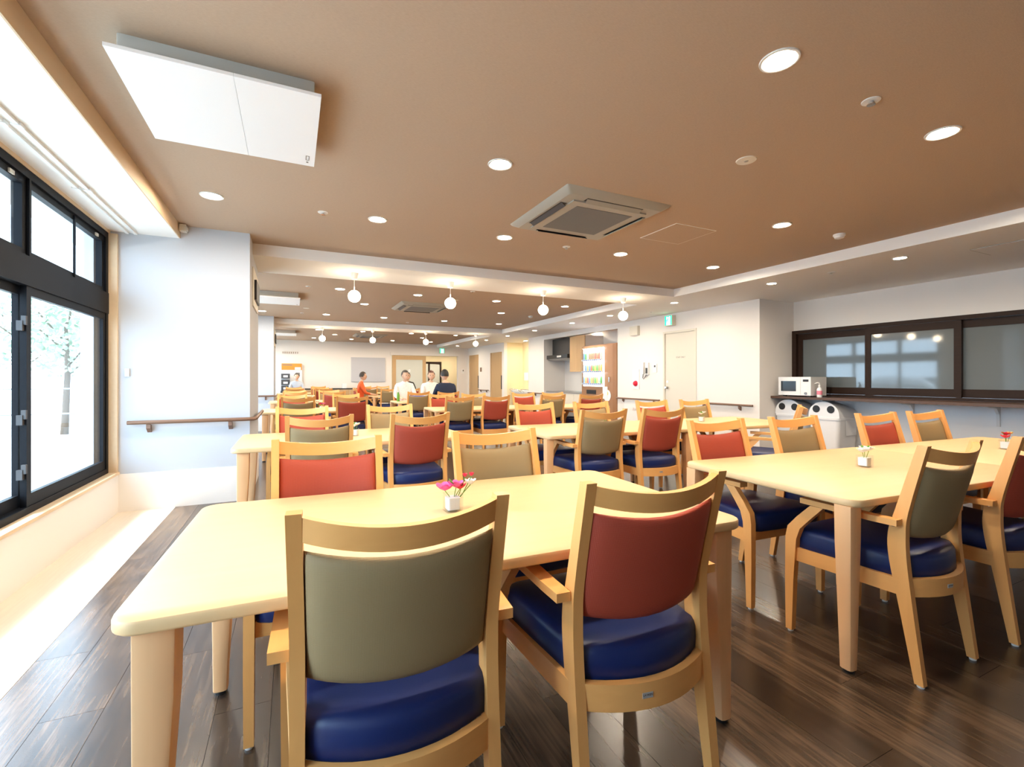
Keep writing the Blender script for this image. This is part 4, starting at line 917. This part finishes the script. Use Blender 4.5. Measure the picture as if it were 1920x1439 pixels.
g = tag(empty('sanitiser_bottle', (7.22, 4.37, 0.898)), 'clear hand sanitiser pump bottle with pink label on the serving shelf', 'bottle')
bm = new_bm(); lathe(bm, [(0.034, 0), (0.036, 0.006), (0.036, 0.11), (0.03, 0.135), (0.014, 0.15), (0.014, 0.165)], n=20); obj('bottle', bm, 'white_plastic', g, 40)
bm = new_bm(); lathe(bm, [(0.0368, 0.04), (0.0368, 0.10)], n=20); obj('label_band', bm, 'label_pink', g, 40)
bm = new_bm(); lathe(bm, [(0.016, 0.165), (0.016, 0.185), (0.006, 0.19), (0.006, 0.215)], n=14); tube(bm, [(0, 0, 0.215), (-0.02, 0.02, 0.222), (-0.045, 0.045, 0.205)], 0.007, 8); obj('pump', bm, 'white_plastic', g, 50)
bm = new_bm(); box(bm, -0.05, 0.06, -0.085, -0.082, 0.0, 0.12); box(bm, -0.05, 0.06, -0.085, 0.05, 0.0, 0.003); h = tag(obj('card_holder', bm, 'glass', None, None, (7.24, 4.33, 0.898)), 'clear acrylic holder behind the sanitiser bottle', 'holder')
def recycling_bin(x, y, rz, label, w2, dep, h):
    g = tag(empty('recycling_bin', (x, y, 0), rz), label, 'bin', 'white recycling bins under the serving shelf')
    bm = new_bm(); loft(bm, [rrect(0.01, dep - 0.02, -w2 * 0.86, w2 * 0.86, 0.05, 0.0, 4), rrect(0.0, dep, -w2 * 0.98, w2 * 0.98, 0.05, h * 0.70, 4)]); obj('body', bm, 'bin_white', g, 50)
    bm = new_bm(); loft(bm, [rrect(-0.012, dep + 0.012, -w2 * 1.02, w2 * 1.02, 0.05, h * 0.68, 4), rrect(-0.012, dep + 0.012, -w2 * 1.02, w2 * 1.02, 0.05, h * 0.72, 4)]); obj('rim', bm, 'bin_white', g, 50)
    n = 12; prof = [(-w2 * math.cos(math.pi * k / n), h * 0.72 + (h * 0.28) * math.sin(math.pi * k / n) ** 0.8) for k in range(n + 1)]
    bm = new_bm(); loft(bm, [[(0.0, p[0], p[1]) for p in prof], [(dep * 0.45, p[0], p[1]) for p in prof], [(dep, p[0] * 0.97, h * 0.72 + (p[1] - h * 0.72) * 0.7) for p in prof]]); obj('hood', bm, 'bin_white', g, 50)
    for s in (-1, 1):
        bm = new_bm(); lathe(bm, [(0.055, 0), (0.055, 0.004)], n=22); obj('opening', bm, 'black_plastic', g, 40, (-0.001, s * 0.105, h * 0.865), (0, R(-90), 0))
        bm = new_bm(); lathe(bm, [(0.062, 0), (0.060, 0.003)], n=22); obj('opening_rim', bm, 'bin_white', g, 40, (0.0, s * 0.105, h * 0.865), (0, R(-90), 0))
    return g
recycling_bin(7.22, 4.86, 0, 'white domed recycling bin with two round holes, in the corner beside the return wall', 0.225, 0.44, 0.845)
b = recycling_bin(7.20, 4.30, 0, 'white domed recycling bin with two round holes and paper notice, under the bottle', 0.225, 0.48, 0.835)
bm = new_bm(); box(bm, 0.14, 0.40, -0.236, -0.234, 0.34, 0.56); obj('notice', bm, 'paper_white', b)

# ------------------------------------------------------------------ back wall things
tag(boxo('notice_board', (2.07, 3.36, Y1 - 0.032, Y1 - 0.002, 1.06, 2.01), 'board_grey', None, 0.004), 'large plain grey notice board on the back wall', 'notice board')
for i in range(8):
    tag(boxo('wall_hook', (-0.30 + i * 0.07, -0.285 + i * 0.07, Y1 - 0.03, Y1, 2.10, 2.17), 'rail_wood'), 'small brown wall hook high above the poster rack', 'hook', 'row of wall hooks')
g = tag(empty('low_cabinet', (1.2, Y1 - 0.25, 0)), 'long low dark cabinet along the back wall', 'cabinet'); boxo('body', (-0.78, 1.3, -0.2, 0.24, 0, 0.78), 'cream_plastic', g); boxo('cabinet_top', (-0.80, 1.32, -0.22, 0.245, 0.78, 0.82), 'black_plastic', g)
for k in range(4): boxo('cabinet_door', (-0.76 + k * 0.515, -0.76 + k * 0.515 + 0.50, -0.215, -0.2, 0.05, 0.76), 'door_wood', g)
tag(boxo('paper_box', (1.72, 1.87, Y1 - 0.40, Y1 - 0.2, 0.82, 1.0), 'paper_white', None, 0.004), 'white box on the long low cabinet', 'box')
g = tag(empty('poster_rack', (0.0, Y1 - 0.3, 0)), 'display rack with orange poster in the back corner', 'rack')
boxo('back_board', (-0.34, 0.34, 0.18, 0.22, 0, 1.72), 'paper_white', g); boxo('poster', (-0.335, 0.335, 0.172, 0.18, 1.50, 1.735), 'poster_orange', g)
boxo('poster_photo', (0.10, 0.30, 0.168, 0.172, 1.51, 1.60), 'petal_white', g); boxo('poster_text', (-0.31, 0.02, 0.168, 0.172, 1.66, 1.70), 'ink_grey', g)
boxo('notice', (0.08, 0.32, 0.172, 0.18, 1.15, 1.42), 'paper_white', g); boxo('notice_photo', (0.13, 0.27, 0.168, 0.172, 1.26, 1.40), 'ink_grey', g)
for k, (z0, z1) in enumerate(((0.75, 0.93), (0.95, 1.15), (1.18, 1.36))):
    e = tag(empty('storage_box', (-0.20, Y1 - 0.38, z0)), 'black storage box in the stack by the orange poster, %s' % ['lowest', 'middle', 'topmost'][k], 'box', 'stack of black boxes')
    boxo('body', (-0.14, 0.14, -0.12, 0.12, 0, z1 - z0), 'dark_grey', e, 0.01); boxo('label_card', (-0.07, 0.07, -0.124, -0.12, 0.05, 0.12), 'paper_white', e)
boxo('shelf', (-0.36, 0.36, -0.25, 0.18, 0.70, 0.75), 'dark_grey', g); boxo('shelf', (-0.36, 0.36, -0.25, 0.18, 0.0, 0.06), 'dark_grey', g)
for x in (-0.36, 0.33): boxo('upright', (x, x + 0.03, -0.25, 0.18, 0.06, 0.70), 'dark_grey', g)
# things on the far table
g = tag(empty('storage_tray', (2.42, 9.86, 0.7005), R(8)), 'blue lidded box on the table where people sit', 'box'); boxo('body', (-0.16, 0.16, -0.11, 0.11, 0, 0.09), 'blue_plastic', g, 0.01); boxo('lid', (-0.17, 0.17, -0.12, 0.12, 0.09, 0.115), 'blue_plastic', g, 0.008)
g = tag(empty('drink_bottle', (2.04, 9.95, 0.7005)), 'clear green drink bottle on the table where people sit', 'bottle'); bm = new_bm(); lathe(bm, [(0.03, 0), (0.032, 0.01), (0.032, 0.13), (0.014, 0.18), (0.014, 0.20)], n=14); obj('bottle', bm, 'leaf_green', g, 40); bm = new_bm(); lathe(bm, [(0.016, 0.195), (0.016, 0.215)], n=12); obj('cap', bm, 'white_plastic', g, 40)

# ------------------------------------------------------------------ people (seated)
def person(x, y, deg, shirt, hair, label, lean=0.0, head_turn=0.0, hair_long=False, arms='table'):
    g = tag(empty('person', (x, y, 0), R(deg)), label, 'person')
    J = {'pel': (0, -0.03, 0.575), 'sp': (0, -0.05, 0.74), 'ch': (0, -0.04 + lean * 0.6, 0.95), 'nk': (0, -0.01 + lean, 1.10), 'hd': (0, 0.015 + lean, 1.16)}
    for s, n in ((-1, 'l'), (1, 'r')):
        J['sh' + n] = (s * 0.165, -0.035 + lean * 0.8, 1.02); J['el' + n] = (s * 0.225, 0.06 + lean, 0.79)
        J['wr' + n] = (s * 0.13, 0.27, 0.745); J['hn' + n] = (s * 0.10, 0.34, 0.735)
        J['hp' + n] = (s * 0.095, 0.0, 0.56); J['kn' + n] = (s * 0.12, 0.40, 0.545); J['an' + n] = (s * 0.12, 0.37, 0.10); J['to' + n] = (s * 0.125, 0.50, 0.035)
    rad = {'pel': 0.14, 'sp': 0.13, 'ch': 0.14, 'nk': 0.052, 'hd': 0.05, 'sh': 0.07, 'el': 0.045, 'wr': 0.030, 'hn': 0.03, 'hp': 0.095, 'kn': 0.06, 'an': 0.04, 'to': 0.035}
    E_ = [('pel', 'sp'), ('sp', 'ch'), ('ch', 'nk'), ('nk', 'hd')]
    for n in 'lr': E_ += [('ch', 'sh' + n), ('sh' + n, 'el' + n), ('el' + n, 'wr' + n), ('wr' + n, 'hn' + n), ('pel', 'hp' + n), ('hp' + n, 'kn' + n), ('kn' + n, 'an' + n), ('an' + n, 'to' + n)]
    names = list(J); me = bpy.data.meshes.new('skeleton'); me.from_pydata([J[k] for k in names], [(names.index(a), names.index(b_)) for a, b_ in E_], [])
    t = bpy.data.objects.new('skeleton', me); COL.objects.link(t)
    t.modifiers.new('skin', 'SKIN'); t.modifiers.new('sub', 'SUBSURF').levels = 1
    for i, k in enumerate(names):
        r0 = rad.get(k, rad.get(k[:-1], 0.05)); sv = me.skin_vertices[0].data[i]
        sv.radius = (r0, r0 * (0.78 if k in ('pel', 'sp', 'ch') else 1.0)); sv.use_root = (k == 'pel')
    dg = bpy.context.evaluated_depsgraph_get(); dg.update()
    bm = new_bm(); bm.from_mesh(t.evaluated_get(dg).to_mesh()); bpy.data.objects.remove(t)
    hc = Vector((0, 0.03 + lean, 1.25)); Rz = Matrix.Rotation(R(head_turn), 4, 'Z')
    T = Matrix.Translation(hc) @ Rz
    before = set(bm.verts)
    bmesh.ops.create_uvsphere(bm, u_segments=18, v_segments=12, radius=1.0, matrix=T @ Matrix.Diagonal((0.074, 0.092, 0.112, 1)))
    for v in [v for v in bm.verts if v not in before]:
        q = T.inverted() @ v.co
        if q.z < -0.02: q.x *= 1 - 0.25 * min(1, (-q.z - 0.02) / 0.09); q.y += 0.012 * min(1, (-q.z) / 0.1)
        if abs(q.x) < 0.02 and q.y > 0.07 and -0.035 < q.z < 0.02: q.y += 0.014
        v.co = T @ q
    for s in (-1, 1):
        bmesh.ops.create_uvsphere(bm, u_segments=8, v_segments=6, radius=1.0, matrix=T @ Matrix.Translation((s * 0.074, 0.0, -0.005)) @ Matrix.Diagonal((0.012, 0.022, 0.032, 1)))
        for k in range(5):      # fingers resting on the table
            o = Vector(J['hn' + ('l' if s < 0 else 'r')]); a = (k - 2) * 0.22 - s * 0.2
            ln = (0.045, 0.07, 0.078, 0.072, 0.055)[k]
            tube(bm, [tuple(o + Vector((0.012 * (k - 2), 0.0, 0.0))), tuple(o + Vector((0.014 * (k - 2) + math.sin(a) * ln * 0.5, ln * 0.55, 0.008))), tuple(o + Vector((0.014 * (k - 2) + math.sin(a) * ln, ln, -0.008)))], 0.008, 6)
    for f in bm.faces:
        c = f.calc_center_median()
        if c.z > 1.105 or (c.y > 0.20 and 0.70 < c.z < 0.80 and abs(c.x) < 0.2): f.material_index = 1
        elif c.z < 0.62 and not (c.y < -0.02 and c.z > 0.60): f.material_index = 2
        if c.z < 0.075: f.material_index = 3
    obj('body', bm, [shirt, 'skin', 'trouser', 'black_plastic'], g, 80)
    bm = new_bm(); bmesh.ops.create_uvsphere(bm, u_segments=18, v_segments=12, radius=1.0, matrix=Matrix.Diagonal((0.084, 0.100, 0.118, 1)))
    dl = [v for v in bm.verts if (v.co.y > 0.045 and v.co.z < 0.035) or (v.co.z < (-0.10 if hair_long else -0.055))]
    bmesh.ops.delete(bm, geom=dl, context='VERTS')
    obj('hair', bm, hair, g, 80, tuple(hc + Vector((0, -0.006, 0.012))), (0, 0, R(head_turn)))
    bm = new_bm()
    for s in (-1, 1): bmesh.ops.create_uvsphere(bm, u_segments=8, v_segments=6, radius=0.009, matrix=Matrix.Translation((s * 0.03, 0.084, 0.005)))
    obj('eyes', bm, 'ink_dark', g, None, tuple(hc), (0, 0, R(head_turn)))
    bm = new_bm(); box(bm, -0.022, 0.022, 0.083, 0.090, -0.052, -0.045); obj('mouth', bm, 'label_pink', g, None, tuple(hc), (0, 0, R(head_turn)))
person(2.86, 9.24, 0, 'cloth_navy', 'hair_dark', 'person in navy top with dark hair seated with back to the first beam', lean=0.03)
person(2.295, 10.49, 180, 'cloth_white', 'hair_grey', 'person in white striped shirt seated across from the olive chair', lean=0.02, head_turn=25)
person(2.90, 10.49, 180, 'cloth_white', 'hair_brown', 'person in white top with reddish brown hair seated facing the navy top', head_turn=-10, hair_long=True)
person(3.12, 13.87, 180, 'cloth_black', 'hair_grey', 'person in black top seated at the table beyond the second beam')
person(1.75, 13.36, -90, 'cloth_orange', 'hair_grey', 'person in orange top seated at the head of the table', head_turn=10)
person(0.15, 17.64, 180, 'cloth_pale', 'hair_grey', 'person in pale grey blue top seated near the poster rack')
make_chair(0.15, 17.85, 180, 'olive', 'olive armchair under the person in pale grey blue near the poster rack', CG, detail=False)

# ------------------------------------------------------------------ outdoors beyond the windows
struct(boxo('ground_outside', (-40, -1.62, -20, 40, -0.5, -0.15), 'outdoor_ground'), 'pale paved yard outside the windows')
struct(boxo('roof_eave', (-2.25, -1.60, Y0, Y1, 2.72, 2.90), 'eave'), 'pale blue eave above the windows')
g = tag(empty('downpipe', (-1.70, 5.5, 0)), 'pale blue downpipe outside the window beside the pier', 'pipe'); bm = new_bm(); tube(bm, [(0, 0, -0.15), (0, 0, 2.72)], 0.035, 12); obj('pipe', bm, 'eave', g, 40); boxo('clamp', (-0.045, 0.07, -0.045, 0.045, 2.2, 2.24), 'eave', g)
def tree(x, y, h, r, label, seed):
    g = tag(empty('tree', (x, y, -0.15)), label, 'tree', 'trees in the yard'); rnd = random.Random(seed)
    bm = new_bm(); tube(bm, [(0, 0, 0), (0.05, 0.02, h * 0.45), (0, 0.06, h * 0.8)], 0.06, 8, [0.08, 0.06, 0.03])
    for k in range(6):
        a = k * 1.05; tube(bm, [(0.02, 0.02, h * (0.4 + 0.06 * k)), (math.cos(a) * r * 0.6, math.sin(a) * r * 0.6, h * (0.6 + 0.06 * k))], 0.02, 6)
    obj('trunk', bm, 'bark', g, 60)
    bm = new_bm()
    for k in range(900):
        while True:
            p = Vector((rnd.uniform(-1, 1), rnd.uniform(-1, 1), rnd.uniform(-1, 1)))
            if p.length < 1: break
        c = Vector((p.x * r, p.y * r, h * 0.72 + p.z * h * 0.33)); d = Vector((rnd.uniform(-1, 1), rnd.uniform(-1, 1), rnd.uniform(-1, 1))).normalized(); n = d.cross(Vector((rnd.uniform(-1, 1), rnd.uniform(-1, 1), 0.3))).normalized()
        petal(bm, c, d, n, 0.14, 0.045, 0.02)
    o = obj('foliage', bm, 'foliage', g); o['kind'] = 'stuff'
tree(-4.9, 14.6, 3.4, 1.0, 'young tree with sparse leaves standing in the yard', 3)
tree(-6.6, 17.0, 4.0, 1.4, 'broader leafy tree standing further out in the yard', 4)
g = tag(empty('yard_fence', (-13.0, 12.76, -0.15), R(-90)), 'thin metal fence across the yard outside the windows', 'fence')
for k in range(7): bm = new_bm(); tube(bm, [(0, 2 + k * 1.2, 0), (0, 2 + k * 1.2, 1.15)], 0.02, 6); obj('post', bm, 'grey_metal', g)
for z in (0.6, 1.12): bm = new_bm(); tube(bm, [(0, 2, z), (0, 9.2, z)], 0.018, 6); obj('rail', bm, 'grey_metal', g)
def car(x, y, rz, label):
    g = tag(empty('parked_car', (x, y, -0.15), rz), label, 'car', 'white cars parked outside')
    prof = [(-2.1, 0.35), (-2.15, 0.65), (-2.0, 0.85), (-1.2, 0.95), (-0.55, 1.40), (0.9, 1.45), (1.75, 1.05), (2.1, 0.95), (2.15, 0.5), (2.05, 0.3)]
    bm = new_bm(); rings = []
    for s, k in ((-0.82, 0.93), (-0.74, 1.0), (0.74, 1.0), (0.82, 0.93)): rings.append([(px * (1 if k == 1 else 0.985), s, 0.3 + (pz - 0.3) * k) for px, pz in prof])
    loft(bm, rings); bevel(bm, 0.05, 2, 25); obj('car_body', bm, 'car_white', g, 40)
    bm = new_bm()
    for s in (-1, 1):
        loft(bm, [[(-0.95, s * 0.825, 0.98), (-0.45, s * 0.80, 1.32), (0.85, s * 0.80, 1.36), (1.45, s * 0.825, 1.02)], [(-0.95, s * 0.80, 0.98), (-0.45, s * 0.77, 1.32), (0.85, s * 0.77, 1.36), (1.45, s * 0.80, 1.02)]])
    obj('side_window', bm, 'car_glass', g)
    bm = new_bm(); loft(bm, [[(-1.16, -0.68, 0.985), (-0.60, -0.62, 1.385), (-0.60, 0.62, 1.385), (-1.16, 0.68, 0.985)], [(-1.13, -0.68, 0.955), (-0.57, -0.62, 1.355), (-0.57, 0.62, 1.355), (-1.13, 0.68, 0.955)]]); obj('windscreen', bm, 'car_glass', g)
    for wx in (-1.35, 1.3):
        for s in (-1, 1):
            bm = new_bm(); lathe(bm, [(0.18, 0), (0.32, 0.01), (0.32, 0.19), (0.18, 0.20)], n=24)
            wv = obj('wheel', bm, 'tyre', g, 40, (wx, s * 0.83 + (0.0 if s < 0 else -0.0) - (0.10 if s > 0 else 0.10) , 0.32), (R(-90), 0, 0))
car(-8.0, 10.3, R(95), 'white car parked outside opposite the serving windows')
car(-8.4, 15.2, R(86), 'white car parked in the yard beside the other white car')
